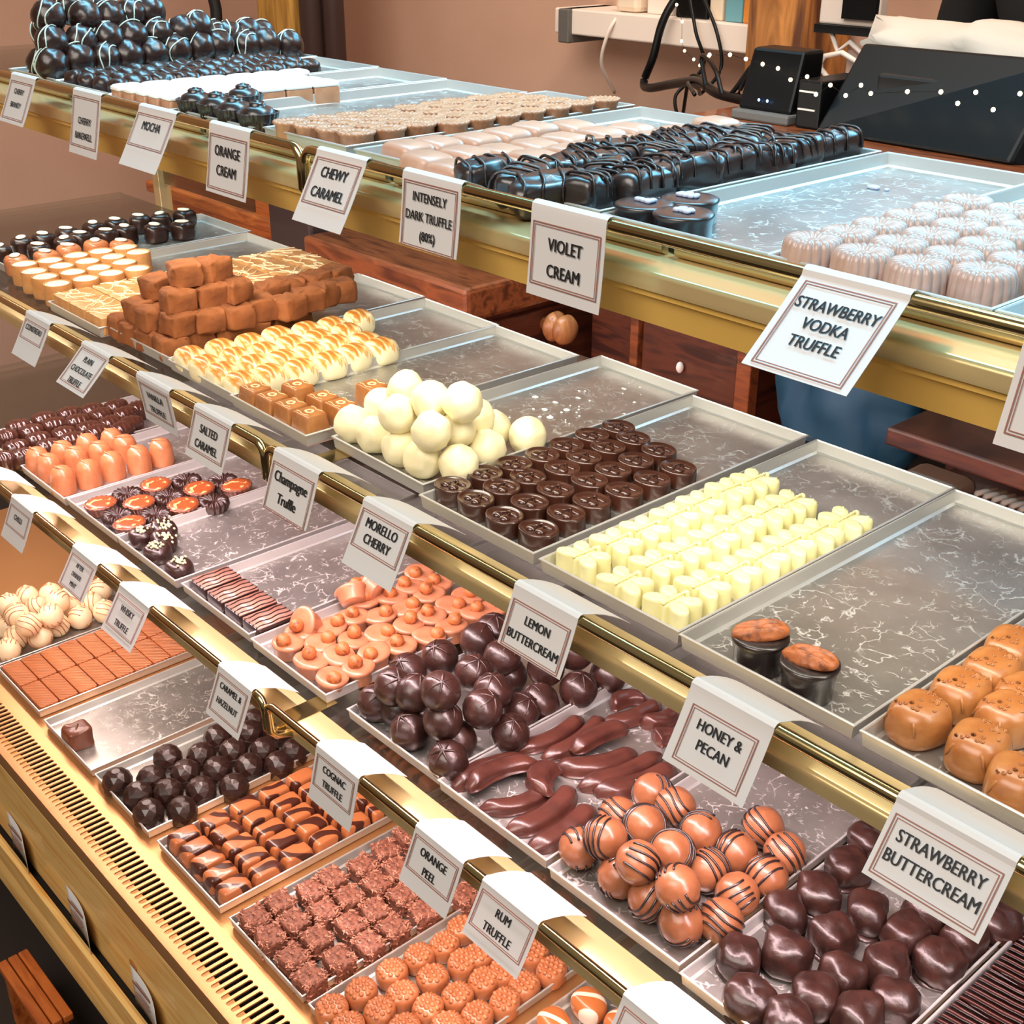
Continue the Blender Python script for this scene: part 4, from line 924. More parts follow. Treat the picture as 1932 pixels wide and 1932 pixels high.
P = [tuple(p) for p in LUMPY_AT]
place([lumpy(i) for i in range(6)], P, zb, 'lumpy glossy dark cream', 'chocolate', 'lumpy buttercreams', where_bins(P), jit(2), None, lambda i: 0.95)
def tile_dark():
    b = MB(); b.sq(0.0228, 0.0228, 0.006, 0.1, 0.1, 32, 6, 0.006); return b.build('ridged_tile', RIDGE_DARK, angle=40)
P = [(-0.274 + 0.047 * c, 0.606 + 0.047 * r) for c in range(3) for r in range(7)]
place([tile_dark()], P, zb, 'ridged dark chocolate tile', 'chocolate', 'ridged dark tiles at bottom right', where_grid(P, 0.03))

# ------------------------------------------------------------------ bottom tier
dz = []
for i in range(5):
    R = 0.0188; b = ball(i + 80, R, WHITE, '', 0.0007, 60); b.sq(0.004, 0.004, 0.004, 1, 1, 10, 6, 0.002, 0, (0, 0, 2 * R - 0.002)); r = random.Random(i + 19); nrm = Vector((r.uniform(.3, 1), r.uniform(-1, .4), r.uniform(-.2, .5)))
    for k in range(4): ring_stripe(b, R + 0.0003, R, nrm, -0.011 + 0.0072 * k, 0.0007, 1, 26, 0.4, PI * 1.7, 0.07, i + k)
    dz.append(b.build('striped_white_ball', [choc('cream_white_chocolate', (250, 226, 190), (244, 212, 170), 0.35, 0.2, 40, 0.06) if i == 0 else bpy.data.materials['cream_white_chocolate'], MILK_ORANGE]))
P = [(x, y, z - 0.019) for x, y, z in DRIZZLE_AT]
place(dz, P, None, 'white ball with thin amber stripes', 'chocolate', 'striped white balls at the left', where_pile(P, 0.019), jit(3))
def tile_caramel():
    b = MB(); b.sq(0.0358, 0.0139, 0.0072, 0.12, 0.14, 36, 6, 0.0072); return b.build('ridged_caramel_tile', RIDGE, angle=40)
P = [(-1.655 + 0.0730 * c, 0.494 + 0.0292 * r) for c in range(2) for r in range(8)]
P += [(-1.655 + 0.073, 0.772), (-1.655 + 0.073, 0.803)]
place([tile_caramel()], P, zg, 'ridged caramel tile', 'chocolate', 'ridged caramel tiles', where_grid(P, 0.03))
b = MB(); b.sq(0.0170, 0.0172, 0.0150, 0.3, 0.35, 30, 14, 0.0130); b.warp(0.0030, 60, 5); b.tube([(-0.004, 0.004, 0.0288), (0.004, -0.002, 0.0285), (0.011, -0.007, 0.0262)], 0.0012, 6)
o = b.build('single_chocolate', MILK_DARK); o.location = (SINGLE_AT[0][0], SINGLE_AT[0][1], zg); tag(o, 'single lumpy dark chocolate alone at the front of an empty tray', 'chocolate')
def facet():
    b = MB(); R = 0.0186
    prof = [(0.0172, 0), (0.0180, 0.009), (R, 0.0125), (0.0165, 0.0195), (0.0115, 0.0248), (0.0052, 0.0272)]
    rows = []
    for i, (r, z) in enumerate(prof):
        n = 8; o = 0.5 * (i % 2); rows.append([(r * math.cos(2 * PI * (j + o) / n), r * math.sin(2 * PI * (j + o) / n), z) for j in range(n)])
    vs = [p for r in rows for p in r]; fs = []
    for i in range(len(rows) - 1):
        for j in range(8):
            k = (j + 1) % 8; a, b1, c, d = i * 8 + j, i * 8 + k, (i + 1) * 8 + j, (i + 1) * 8 + k
            if i % 2 == 0: fs += [(a, b1, c), (b1, d, c)]
            else: fs += [(a, b1, d), (a, d, c)]
    fs += [tuple(range(8))[::-1], tuple(40 + j for j in range(8))]
    b.add(vs, fs); return b.build('faceted_dome', DARK_SATIN, smooth=False)
P = [tuple(p) for p in FACET_AT]
place([facet()], P, zg, 'faceted dark dome', 'chocolate', 'faceted dark domes', where_bins(P), jit(0.5), None, lambda i: 1.08)
def flame_bar():
    b = MB(); b.sq(0.0136, 0.0205, 0.0118, 0.32, 0.3, 32, 12, 0.0090, 0, (0, 0, 0), 0.12); return b.build('flamed_bar', FLAME)
P = [(-1.1675 + 0.0292 * c, 0.5005 + 0.0425 * r) for c in range(5) for r in range(8)]
place([flame_bar()], P, zg, 'milk chocolate bar with dark flame swirl', 'chocolate', 'flamed milk bars', where_grid(P, 0.02), jit(0.03))
def coco(i):
    r = random.Random(i + 61); b = MB(); b.sq(0.0160, 0.0150, 0.0118, 0.35, 0.35, 30, 14, 0.0108); b.warp(0.0016, 160, i); n = len(b.v)
    for k in range(150):
        v = b.v[r.randrange(n // 3, n)].copy(); a, t = r.uniform(0, 2 * PI), r.uniform(-.5, .5); s = len(b.v)
        b.box(-0.0024, 0.0024, -0.0007, 0.0007, -0.0002, 0.0002, r.choice([0, 1, 1])); b.move(v * 1.02, Matrix.Rotation(a, 3, 'Z') @ Matrix.Rotation(t, 3, 'Y') @ Matrix.Rotation(t * 1.4, 3, 'X'), s)
    for v in b.v: v.z = max(v.z, 0)
    return b.build('flaked_cube', [COCONUT, FLAKE], smooth=False)
P = [tuple(p) for p in COCO_AT] + [(-0.985 + 0.036 * c, 0.706 + 0.036 * r) for c in range(3) for r in range(3)]
place([coco(i) for i in range(4)], P, zg, 'flake-covered chocolate cube', 'chocolate', 'flaked rum truffles', where_grid(P, 0.018), jit(0.2), None, lambda i: 0.99)
def raspberry():
    b = MB(); b.sq(0.0160, 0.0180, 0.0130, 0.55, 0.85, 36, 14, 0.0090)
    for row in range(4):
        y = -0.0125 + 0.0062 * row
        for k in range(-2 - row % 2, 3):
            x = (k + 0.5 * (row % 2)) * 0.0058; e = (x / 0.0155) ** 2 + (y / 0.0175) ** 2
            if e < 0.98: b.sq(0.0031, 0.0031, 0.0031, 1, 1, 12, 8, 0.0, 0, (x, y, 0.0090 + 0.0128 * max(0.03, 1 - e ** 1.8) ** 0.32 - 0.0006))
    for k in range(5):
        a = PI / 2 + (k - 2) * 0.5; b.tube([(0.003 * math.cos(a), 0.0075, 0.0222), (0.010 * math.cos(a), 0.0078 + 0.006 * math.sin(a), 0.0200), (0.015 * math.cos(a), 0.0075 + 0.0098 * math.sin(a), 0.0120)], [0.0010, 0.0019, 0.0007], 7)
    return b.build('raspberry_chocolate', MILK_ORANGE)
P = [tuple(p) for p in RASP_AT]
place([raspberry()], P, zg, 'raspberry-shaped milk chocolate', 'chocolate', 'raspberry shaped chocolates', where_bins(P), jit(0.45), None, lambda i: 0.98)
def band_dome():
    b = MB(); b.sq(0.0200, 0.0170, 0.0150, 0.75, 0.8, 32, 14, 0.0105); return b.build('banded_dome', RIBBONED)
P = [(-0.652, 0.505), (-0.61, 0.512), (-0.655, 0.55), (-0.612, 0.553), (-0.656, 0.597), (-0.612, 0.6), (-0.66, 0.645), (-0.615, 0.65), (-0.655, 0.69), (-0.612, 0.695)]
place([band_dome()], P, zg, 'milk dome with white bands', 'chocolate', 'white-banded milk domes', where_grid(P, 0.02), jit(0.3))
# loose bits left in the trays
r = random.Random(77); b = MB()
for k in range(34):
    x, y = r.gauss(-0.905, 0.024), r.gauss(0.895, 0.05); s = r.choice([0.001, 0.0015, 0.002, 0.004]); x = min(max(x, -0.97), -0.85)
    b.sq(s, s * r.uniform(.5, 1), 0.0007, .8, .8, 8, 5, None, 0, (x, min(y, 0.985), 0))
o = b.build('white_chocolate_crumbs', ICING); o.location.z = zm; tag(o, 'white chocolate crumbs scattered in the white truffle tray', 'crumbs', None, 'stuff')
b = MB(); b.sq(0.006, 0.003, 0.0015, .5, .6, 12, 6); b.sq(0.002, 0.002, 0.001, .5, .6, 8, 5, None, 0, (0.012, 0.002, 0))
o = b.build('sugar_shard', VIOLET); o.location = (-0.615, 0.965, zt); tag(o, 'pale blue sugar shard lying in the blue-lit tray', 'sugar shard')
# ------------------------------------------------------------------ price cards hung over the guard rails
def card(tier, x0, w, dy, dz, lines, bt, bb, label, size=0.0112, sp=0.016, top=0.016, flap=0.046, drop=0.026, bx=0.0065, rz=0.0, shift=0.0):
    """paper card folded over a guard rail: lettered front panel (dy, dz from the rod's top to the lower edge) and a blank flap at the back"""
    yl, yb, yr, zr, face = TIER[tier]; zt_ = zr + 0.0052
    root = empty('price_card', (x0 + w / 2, yr, zt_), rz); tag(root, label, 'price card', 'price cards')
    L = math.hypot(dy, dz); uy, uz = -dy / L, -dz / L                      # unit vector up the front panel
    y_t, z_t = -0.0048, -0.0045
    sec = [(y_t + dy - 0.0 + 0.0048 * 0, dz)]
    sec = [(y_t - uy * (L - 0.004) * (1 - k / 6) + 0.0006 * math.sin(PI * k / 6), z_t - uz * (L - 0.004) * (1 - k / 6)) for k in range(7)]
    sec += [(-0.0040, -0.0012), (-0.0016, 0.0006), (0.0012, 0.0006), (0.0048, -0.0010)]
    sec += [(0.0048 + flap * q, -0.0010 - drop * (0.55 * q + 0.45 * q * q)) for q in (0.2, 0.4, 0.6, 0.8, 1.0)]
    b = MB(); n = len(sec)
    b.add([(-w / 2, y, z) for y, z in sec] + [(w / 2, y, z) for y, z in sec], [(i, n + i, n + i + 1, i + 1) for i in range(n - 1)])
    o = b.build('paper', PAPER, root, angle=18); md = o.modifiers.new('thickness', 'SOLIDIFY'); md.thickness = 0.0004; md.offset = 0
    up = Vector((0, uy, uz)); X = Vector((1, 0, 0)); N = X.cross(up)
    # the lettering's frame: origin at the middle of the fold
    base = Vector((0, y_t, z_t)) + N * 0.0007
    M = Matrix((X, up, N)).transposed().to_4x4(); M.translation = base
    LL = L - 0.004
    if bb:
        b = MB()
        def frame(inx, t, e):
            a, c, y0, y1 = -w / 2 + bx + inx, w / 2 - bx - inx, -bt - inx, -bb + inx
            for q in ((a - t, c + t, y0, y0 + t), (a - t, c + t, y1 - t, y1), (a - t, a, y1, y0), (c, c + t, y1, y0)):
                b.box(q[0], q[1], q[2], q[3], e, e + 0.00015)
        frame(0.0, 0.0008, 0.0); frame(0.0016, 0.0005, 0.0)
        o = b.build('border', RULE, root, smooth=False); o.matrix_local = M
    if lines:
        cu = bpy.data.curves.new('lettering', 'FONT'); cu.body = '\n'.join(lines); cu.size = size * 1.06; cu.align_x = 'CENTER'; cu.align_y = 'TOP_BASELINE'
        cu.space_line = sp / (size * 1.06); cu.offset = 0.0; cu.extrude = 0.00008; cu.resolution_u = 3
        tmp = bpy.data.objects.new('lettering_outline', cu); COL.objects.link(tmp)
        me = bpy.data.meshes.new_from_object(tmp.evaluated_get(bpy.context.evaluated_depsgraph_get())); bpy.data.objects.remove(tmp)
        V, F, n = [], [], len(me.vertices)
        for k, d in enumerate((-0.02, 0.0, 0.02)):
            V += [(v.co.x * 0.82 + d * size, v.co.y, v.co.z + 0.00001 * k) for v in me.vertices]; F += [tuple(i + k * n for i in f.vertices) for f in me.polygons]
        me = bpy.data.meshes.new('lettering'); me.from_pydata(V, [], F); me.materials.append(INK)
        o = bpy.data.objects.new('lettering', me); COL.objects.link(o); o.parent = root
        M2 = M.copy(); M2.translation = base + up * (-(top + size * 0.70)) + N * 0.0003 + X * shift; o.matrix_local = M2
    return root
def lab(text, rail): return 'white price card reading ' + text + ' on the ' + rail + ' brass rail'
card('T', -1.587, .0712, -.0247, -.0517, ['CHERRY', 'BRANDY'], .004, .048, lab('cherry brandy', 'top'), .0085, 0.0158, .012, bx=.006)
card('T', -1.4134, .0697, -.0155, -.0663, ['CHERRY', 'BAKEWELL'], .003, .055, lab('cherry bakewell', 'top'), .0098, 0.0160, .024, bx=.004)
card('T', -1.2565, .0790, -.0315, -.0550, ['MOCHA'], .004, .037, lab('mocha', 'top'), .0118, 0.0160, .011, bx=.004)
card('T', -1.1125, .0736, -.0112, -.0626, ['ORANGE', 'CREAM'], .006, .055, lab('orange cream', 'top'), .0128, 0.0177, .015, bx=.004)
card('T', -.9304, .0724, -.0312, -.0554, ['CHEWY', 'CARAMEL'], .003, .042, lab('chewy caramel', 'top'), .0122, 0.0176, .0095, bx=.005)
card('T', -.8090, .0728, -.0067, -.0565, ['INTENSELY', 'DARK TRUFFLE', '(80%)'], .003, .053, lab('intensely dark truffle', 'top'), .0098, 0.0147, .010, bx=.004)
card('T', -.6581, .0740, -.0052, -.0650, ['VIOLET', 'CREAM'], .009, .052, lab('violet cream', 'top'), .0120, 0.0184, .018, bx=.004)
card('T', -.4248, .0717, -.0528, -.0452, ['STRAWBERRY', 'VODKA', 'TRUFFLE'], .004, .062, lab('strawberry vodka truffle', 'top'), .0102, 0.0125, .014, bx=.006)
card('T', -.2850, .0720, -.0156, -.0619, None, .008, .052, 'partly cut off white price card at the right end of the top brass rail', bx=.005)
card('M', -1.5021, .0699, -.0272, -.0465, ['COINTREAU'], .004, .026, 'white price card hanging leftmost on the middle brass rail, one short word', .0092, 0.0120, .008, bx=.006)
card('M', -1.3459, .0700, -.0382, -.0373, ['PLAIN', 'CHOCOLATE', 'TRUFFLE'], .001, .044, lab('plain chocolate truffle', 'middle'), .0095, 0.0138, .008, bx=.005)
card('M', -1.2113, .0731, .0055, -.0530, ['VANILLA', 'TRUFFLE'], .004, .038, lab('vanilla truffle', 'middle'), .0102, 0.0157, .011, bx=.006)
card('M', -1.0868, .0725, -.0167, -.0483, ['SALTED', 'CARAMEL'], .001, .038, lab('salted caramel', 'middle'), .0112, 0.0155, .010, bx=.004)
card('M', -.9381, .0733, -.0182, -.0503, ['Champagne', 'Truffle'], .006, .050, lab('champagne truffle', 'middle'), .0130, 0.0190, .012, bx=.004)
card('M', -.7979, .0689, -.0267, -.0510, ['MORELLO', 'CHERRY'], .003, .035, lab('morello cherry', 'middle'), .0110, 0.0128, .008, bx=.004)
card('M', -.6058, .0674, -.0178, -.0442, ['LEMON', 'BUTTERCREAM'], .007, .042, lab('lemon buttercream', 'middle'), .0092, 0.0138, .014, bx=.004)
card('M', -.4329, .0669, -.0258, -.0487, ['HONEY &', 'PECAN'], .009, .046, lab('honey and pecan', 'middle'), .0096, 0.0123, .015, bx=.0075)
card('M', -.2795, .0729, -.0278, -.0400, ['STRAWBERRY', 'BUTTERCREAM'], .006, .041, lab('strawberry buttercream', 'middle'), .0100, 0.0127, .012, bx=.004)
card('B', -1.7350, .0720, -.0270, -.0440, None, 0, 0, 'blank white price card hanging leftmost on the lower brass rail')
card('B', -1.6019, .0720, -.0245, -.0520, ['CHILLI'], .006, .034, lab('chilli', 'lower'), .0098, 0.0120, .014, bx=.006)
card('B', -1.4084, .0701, -.0272, -.0428, ['AFTER', 'DINNER', 'MINT'], .004, .045, lab('after dinner mint', 'lower'), .0078, 0.0117, .010, bx=.006)
card('B', -1.2788, .0750, -.0318, -.0480, ['WHISKY', 'TRUFFLE'], .006, .044, lab('whisky truffle', 'lower'), .0098, 0.0180, .014, bx=.006)
card('B', -1.0475, .0675, -.0223, -.0514, ['CARAMEL &', 'HAZELNUT'], .004, .044, lab('caramel and hazelnut', 'lower'), .0092, 0.0160, .010, bx=.005)
card('B', -.8614, .0702, -.0143, -.0555, ['COGNAC', 'TRUFFLE'], .004, .036, lab('cognac truffle', 'lower'), .0098, 0.0141, .010, bx=.005)
card('B', -.7056, .0657, -.0218, -.0490, ['ORANGE', 'PEEL'], .003, .034, lab('orange peel', 'lower'), .0100, 0.0146, .009, bx=.004)
card('B', -.6151, .0688, -.0242, -.0430, ['RUM', 'TRUFFLE'], .003, .034, lab('rum truffle', 'lower'), .0100, 0.0152, .008, bx=.004)
card('B', -.4533, .0690, -.0250, -.0440, None, .004, .040, 'white price card cut off by the bottom edge on the lower brass rail', bx=.005)

# small cards standing in the channel along the pine front
for (x, what) in ((-1.515, 'small white card standing leftmost in the front channel'), (-1.320, 'small white card standing in the middle of the front channel'), (-1.138, 'small white card standing rightmost in the front channel, beside a knot')):
    root = tag(empty('channel_card', (x + 0.04, 0.3965, CAM_H - 1.2235)), what, 'card', 'cards in the front channel')
    b = MB(); pts = [(-0.04 + 0.0089 * k, -0.010 * (k / 9.0) ** 3, 0) for k in range(10)]
    n = len(pts); b.add([(p[0], p[1], 0.0) for p in pts] + [(p[0], p[1] + 0.001, 0.066) for p in pts], [(i, i + 1, n + i + 1, n + i) for i in range(n - 1)])
    o = b.build('paper', PAPER, root); md = o.modifiers.new('thickness', 'SOLIDIFY'); md.thickness = 0.0005; md.offset = 0
    b = MB()
    for z, hw in ((0.048, .024), (0.036, .018), (0.030, .020), (0.024, .012)): b.box(-hw - .006, hw - .010, -0.0036, -0.0032, z, z + 0.0016 + (0.003 if z > .045 else 0))
    b.build('faint_print', RULE, root, smooth=False)
b = MB(); b.sq(0.010, 0.0008, 0.007, 1, 1, 18, 6, 0.007); o = b.build('wood_knot', PINE_DARK, counter); o.location = (-1.135, 0.3995, CAM_H - 1.165)

# ------------------------------------------------------------------ behind the counter
H = CAM_H
t = tag(empty('wooden_dresser', (-1.7, 1.45, 0)), 'dark wooden dresser with turned knob behind the middle trays', 'dresser')
def at_root(o): o.location = Vector(o.location) - Vector(t.location); return o
def dbox(name, *a, **k): o = simple_box(name, *a, parent=t, **k); at_root(o); return o
dbox('body', -1.88, -1.475, 1.215, 1.70, 0.0, H - 0.60, CHERRYWOOD)
dbox('top_board', -1.90, -1.445, 1.19, 1.72, H - 0.60, H - 0.545, CHERRYTOP, bev=0.008)
dbox('corner_post', -1.52, -1.468, 1.208, 1.25, 0.0, H - 0.60, CHERRYTOP, bev=0.004)
dbox('drawer', -1.477, -1.462, 1.265, 1.66, H - 0.76, H - 0.615, CHERRYWOOD, bev=0.004)
dbox('lower_door', -1.477, -1.466, 1.265, 1.66, 0.1, H - 0.785, CHERRYWOOD, bev=0.004)
b = MB(); b.lathe([(0.012, 0), (0.011, 0.010), (0.022, 0.016), (0.026, 0.024), (0.022, 0.031), (0.0165, 0.034), (0.022, 0.040), (0.0255, 0.048), (0.021, 0.057), (0.010, 0.060), (0.004, 0.061)], 32)
b.move((-1.462, 1.372, H - 0.640), Matrix.Rotation(PI / 2, 3, 'Y')); o = b.build('knob', KNOBWOOD, t); at_root(o)

o = simple_box('black_crate', -1.90, -1.60, 1.30, 1.68, H - 0.544, H - 0.40, BLACKM, bev=0.006); tag(o, 'black box standing on the dark wooden dresser', 'box')
o = simple_box('dark_cabinet', -2.06, -1.92, 1.22, 1.62, 0.0, H - 0.40, PIPE, bev=0.006); tag(o, 'narrow dark cabinet between the oak cabinet and the dresser', 'cabinet')
t = tag(empty('wooden_cupboard', (-1.1, 1.5, 0)), 'dark reddish panelled cupboard right of the dresser', 'cupboard')
dbox('carcass', -1.40, -1.06, 1.42, 1.66, 0.0, H - 0.36, CHERRYWOOD)
dbox('door', -1.275, -1.085, 1.405, 1.42, 0.05, H - 0.40, CHERRYWOOD, bev=0.003)
dbox('stile', -1.295, -1.278, 1.398, 1.42, 0.05, H - 0.40, CHERRYTOP, bev=0.002)
dbox('side_stile', -1.082, -1.055, 1.398, 1.42, 0.0, H - 0.40, CHERRYTOP, bev=0.002)
b = MB(); b.sq(0.006, 0.006, 0.009, 1, 1, 14, 10); b.move((-1.19, 1.400, H - 0.66)); o = b.build('pull', WHITEP, t); at_root(o)

t = tag(empty('oak_cabinet', (-2.4, 1.4, 0)), 'orange oak cabinet end beyond the almond chocolates', 'cabinet')
dbox('side', -2.62, -2.13, 1.30, 1.7, 0.0, H - 0.60, ORANGEWOOD)
dbox('top_board', -2.66, -2.10, 1.27, 1.72, H - 0.60, H - 0.575, ORANGEWOOD, bev=0.004)
dbox('panel', -2.50, -2.25, 1.288, 1.30, 0.1, H - 0.66, GOLDPOST, bev=0.003)
dbox('upright', -2.22, -2.10, 1.285, 1.33, 0.0, H - 0.40, ORANGEWOOD, bev=0.003)

t = tag(empty('work_counter', (-0.4, 1.55, 0)), 'reddish wooden work counter behind the top shelf, with router and till', 'work counter')
dbox('worktop', -1.19, 1.0, 1.25, 1.55, H - 0.305, H - 0.275, CHERRYTOP, bev=0.004)
dbox('support', 0.6, 0.95, 1.3, 1.5, 0.0, H - 0.305, BLACKM)
dbox('back_board', -1.0, 0.6, 1.50, 1.53, 0.0, H - 0.305, BLACKM)

# gilded post, dark pipe and rope at the far wall
o = simple_box('gilded_post', -2.78, -2.63, 1.66, 1.74, 0.0, 2.8, GOLDPOST, bev=0.01); tag(o, 'gilded upright post at the far wall behind the cherry balls', 'post')
b = MB(); b.tube([(-2.585, 1.69, 0), (-2.585, 1.69, 2.8)], 0.030, 20); b.tube([(-2.53, 1.71, 0), (-2.53, 1.71, 2.8)], 0.024, 20); o = b.build('dark_pipe', PIPE); tag(o, 'dark brown double pipe running beside the gilded post', 'pipe')
b = MB(); b.tube([(-2.90, 1.60, 0.0), (-2.90, 1.60, 0.6), (-2.86, 1.60, 1.15), (-2.93, 1.60, 1.4), (-2.99, 1.60, 1.9)], 0.014, 10); o = b.build('black_pole', BLACKM); tag(o, 'thin leaning black pole left of the gilded post', 'pole')

# wall shelf and what stands on it
t = tag(empty('wall_shelf', (-1.66, 1.90, H - 0.22)), 'thick cream wall shelf above the pillow chocolates', 'wall shelf')
dbox('board', -1.945, -1.455, 1.84, 1.96, H - 0.252, H - 0.205, WHITEP, bev=0.003)
dbox('bracket', -1.925, -1.895, 1.83, 1.96, H - 0.268, H - 0.205, GREYP, bev=0.003)
zs = H - 0.205
def small(name, x0, x1, y0, y1, z1, m, label, cat, bev=0.003, z0=None): o = simple_box(name, x0, x1, y0, y1, z0 if z0 is not None else zs, z1, m, bev=bev); return tag(o, label, cat)
small('socket_adapter', -1.80, -1.74, 1.86, 1.91, zs + .055, CREAMP, 'white plug-top adapter at the left of the wall shelf', 'adapter', 0.010)
small('junction_box', -1.725, -1.665, 1.87, 1.93, zs + .06, WHITEP, 'white junction box in the middle of the wall shelf', 'junction box')
small('black_speaker', -1.645, -1.57, 1.86, 1.93, zs + .09, BLACKP, 'black box with cables on the wall shelf', 'speaker')
small('cream_box', -1.565, -1.535, 1.86, 1.93, zs + .08, CREAMP, 'cream box beside the black box on the wall shelf', 'box')
small('blue_box', -1.525, -1.487, 1.855, 1.915, zs + .075, BLUEBOX, 'pale blue printed carton on the wall shelf', 'carton')
small('orange_box', -1.485, -1.472, 1.855, 1.915, zs + .075, ORANGEBOX, 'narrow orange carton at the right of the wall shelf', 'carton')
def cable(name, pts, r, m, label):
    P = [Vector(p) for p in pts]; P = [P[0] * 2 - P[1]] + P + [P[-1] * 2 - P[-2]]; C = []
    for k in range(1, len(P) - 2):
        for t in [q / 8 for q in range(8)]:
            a, b_, c, d = P[k - 1:k + 3]; C.append(0.5 * ((2 * b_) + (c - a) * t + (2 * a - 5 * b_ + 4 * c - d) * t * t + (3 * b_ - a - 3 * c + d) * t ** 3))
    b = MB(); b.tube(C + [P[-2]], r, 10, 0); return tag(b.build(name, m), label, 'cable')
cable('thick_cable', [(-1.60, 1.85, H - 0.13), (-1.625, 1.81, H - 0.20), (-1.64, 1.80, H - 0.27), (-1.66, 1.80, H - 0.315), (-1.60, 1.75, H - 0.315), (-1.48, 1.68, H - 0.29), (-1.36, 1.60, H - 0.268), (-1.25, 1.52, H - 0.268), (-1.13, 1.46, H - 0.262)], 0.0075, BLACKP, 'thick black cable curving down from the wall shelf')
cable('thin_cable', [(-1.60, 1.84, H - 0.15), (-1.56, 1.82, H - 0.22), (-1.545, 1.83, H - 0.28), (-1.58, 1.80, H - 0.33), (-1.52, 1.75, H - 0.36), (-1.42, 1.65, H - 0.272), (-1.36, 1.62, H - 0.270)], 0.0032, BLACKP, 'thin black cable hanging left of its pair below the wall shelf')
cable('thin_cable', [(-1.585, 1.85, H - 0.15), (-1.52, 1.83, H - 0.22), (-1.505, 1.83, H - 0.28), (-1.52, 1.80, H - 0.32), (-1.46, 1.72, H - 0.30), (-1.38, 1.60, H - 0.272), (-1.28, 1.50, H - 0.270)], 0.0032, BLACKP, 'thin black cable hanging right of its pair below the wall shelf')
cable('white_flex', [(-1.775, 1.85, zs), (-1.785, 1.83, H - 0.24), (-1.81, 1.84, H - 0.30), (-1.83, 1.90, H - 0.36)], 0.0035, WHITEP, 'white flex hanging from the plug adapter')
cable('tangled_lead', [(-1.30, 1.55, H - 0.27), (-1.33, 1.57, H - 0.225), (-1.26, 1.52, H - 0.235), (-1.22, 1.50, H - 0.268), (-1.17, 1.49, H - 0.22), (-1.19, 1.49, H - 0.262), (-1.13, 1.46, H - 0.25), (-1.12, 1.44, H - 0.262)], 0.0035, BLACKP, 'tangled black lead beside the router')
# rough oak post, screen on the wall, wire chair
o = simple_box('oak_beam', -1.435, -1.315, 1.80, 1.94, 0.0, 2.8, BEAMWOOD, bev=0.012); tag(o, 'rough-hewn orange oak post behind the router', 'post')
t = tag(empty('router', (-1.09, 1.44, H - 0.275)), 'black desktop router with blue lights beside the till', 'router')
dbox('foot', -1.125, -1.030, 1.395, 1.475, H - 0.275, H - 0.262, GREYP, bev=0.003)
b = MB(); b.add([(-1.122, 1.405, H - .262), (-1.034, 1.405, H - .262), (-1.034, 1.465, H - .262), (-1.122, 1.465, H - .262), (-1.118, 1.425, H - .185), (-1.034, 1.425, H - .185), (-1.034, 1.468, H - .185), (-1.118, 1.468, H - .185)], [(3, 2, 1, 0), (4, 5, 6, 7), (0, 1, 5, 4), (1, 2, 6, 5), (2, 3, 7, 6), (3, 0, 4, 7)]); o = b.build('case', BLACKP, t, smooth=False); at_root(o); bevelled(o, 0.004)
for x in (-1.086, -1.072): b = MB(); b.sq(0.002, 0.001, 0.002, 1, 1, 10, 6); b.move((x, 1.404, H - 0.250)); o = b.build('indicator_light', LEDBLUE, t); at_root(o)
t = tag(empty('card_terminal', (-1.0, 1.45, H - 0.275)), 'black box between the router and the till', 'terminal')
dbox('case', -1.022, -0.985, 1.40, 1.50, H - 0.275, H - 0.215, BLACKP, bev=0.003)
for z in (0.228, 0.250): dbox('slot_trim', -1.018, -0.992, 1.398, 1.40, H - z - 0.002, H - z, WHITEP)
t = tag(empty('till', (-0.84, 1.42, H - 0.275)), 'large black till screen seen from behind on the work counter', 'till')
b = MB(); q = [(-0.978, 1.385, H - .273), (-0.706, 1.372, H - .273), (-0.690, 1.425, H - .165), (-0.978, 1.470, H - .172)]; nrm = Vector((0.03, 0.030, -0.012))
b.add(q + [tuple(Vector(p) + nrm) for p in q], [(0, 1, 2, 3), (7, 6, 5, 4), (0, 4, 5, 1), (1, 5, 6, 2), (2, 6, 7, 3), (3, 7, 4, 0)]); o = b.build('screen', BLACKP, t, smooth=False); at_root(o); bevelled(o, 0.004)
dbox('stand', -0.92, -0.76, 1.42, 1.50, H - 0.275, H - 0.20, BLACKM, bev=0.004)
t = tag(empty('wall_screen', (-1.2, 1.70, H - 0.15)), 'white tablet in black frame beside the oak post', 'tablet')
dbox('frame', -1.215, -1.11, 1.70, 1.72, H - 0.178, H + 0.06, WHITEP, bev=0.003); dbox('display', -1.170, -1.112, 1.692, 1.70, H - 0.168, H + 0.05, BLACKP); dbox('edge', -1.215, -1.11, 1.69, 1.72, H - 0.190, H - 0.178, BLACKP)
b = MB(); b.tube([(-1.19, 1.70, H - .188), (-1.175, 1.70, H - .215), (-1.155, 1.70, H - .200), (-1.115, 1.70, H - .225)], 0.004, 8); b.tube([(-1.11, 1.69, H - .235), (-1.16, 1.69, H - .215), (-1.19, 1.69, H - .222), (-1.195, 1.69, H - .240), (-1.17, 1.69, H - .262), (-1.13, 1.69, H - .285)], 0.004, 8)
o = b.build('white_wire_stand', WHITEP); tag(o, 'bent white wire stand between oak post and till', 'wire stand')
o = simple_box('white_carton', -1.165, -1.105, 1.71, 1.76, H - 0.275, H - 0.212, plain('mauve_card', (186, 160, 148), 0.6), bev=0.002); tag(o, 'pale mauve carton behind the till', 'carton')

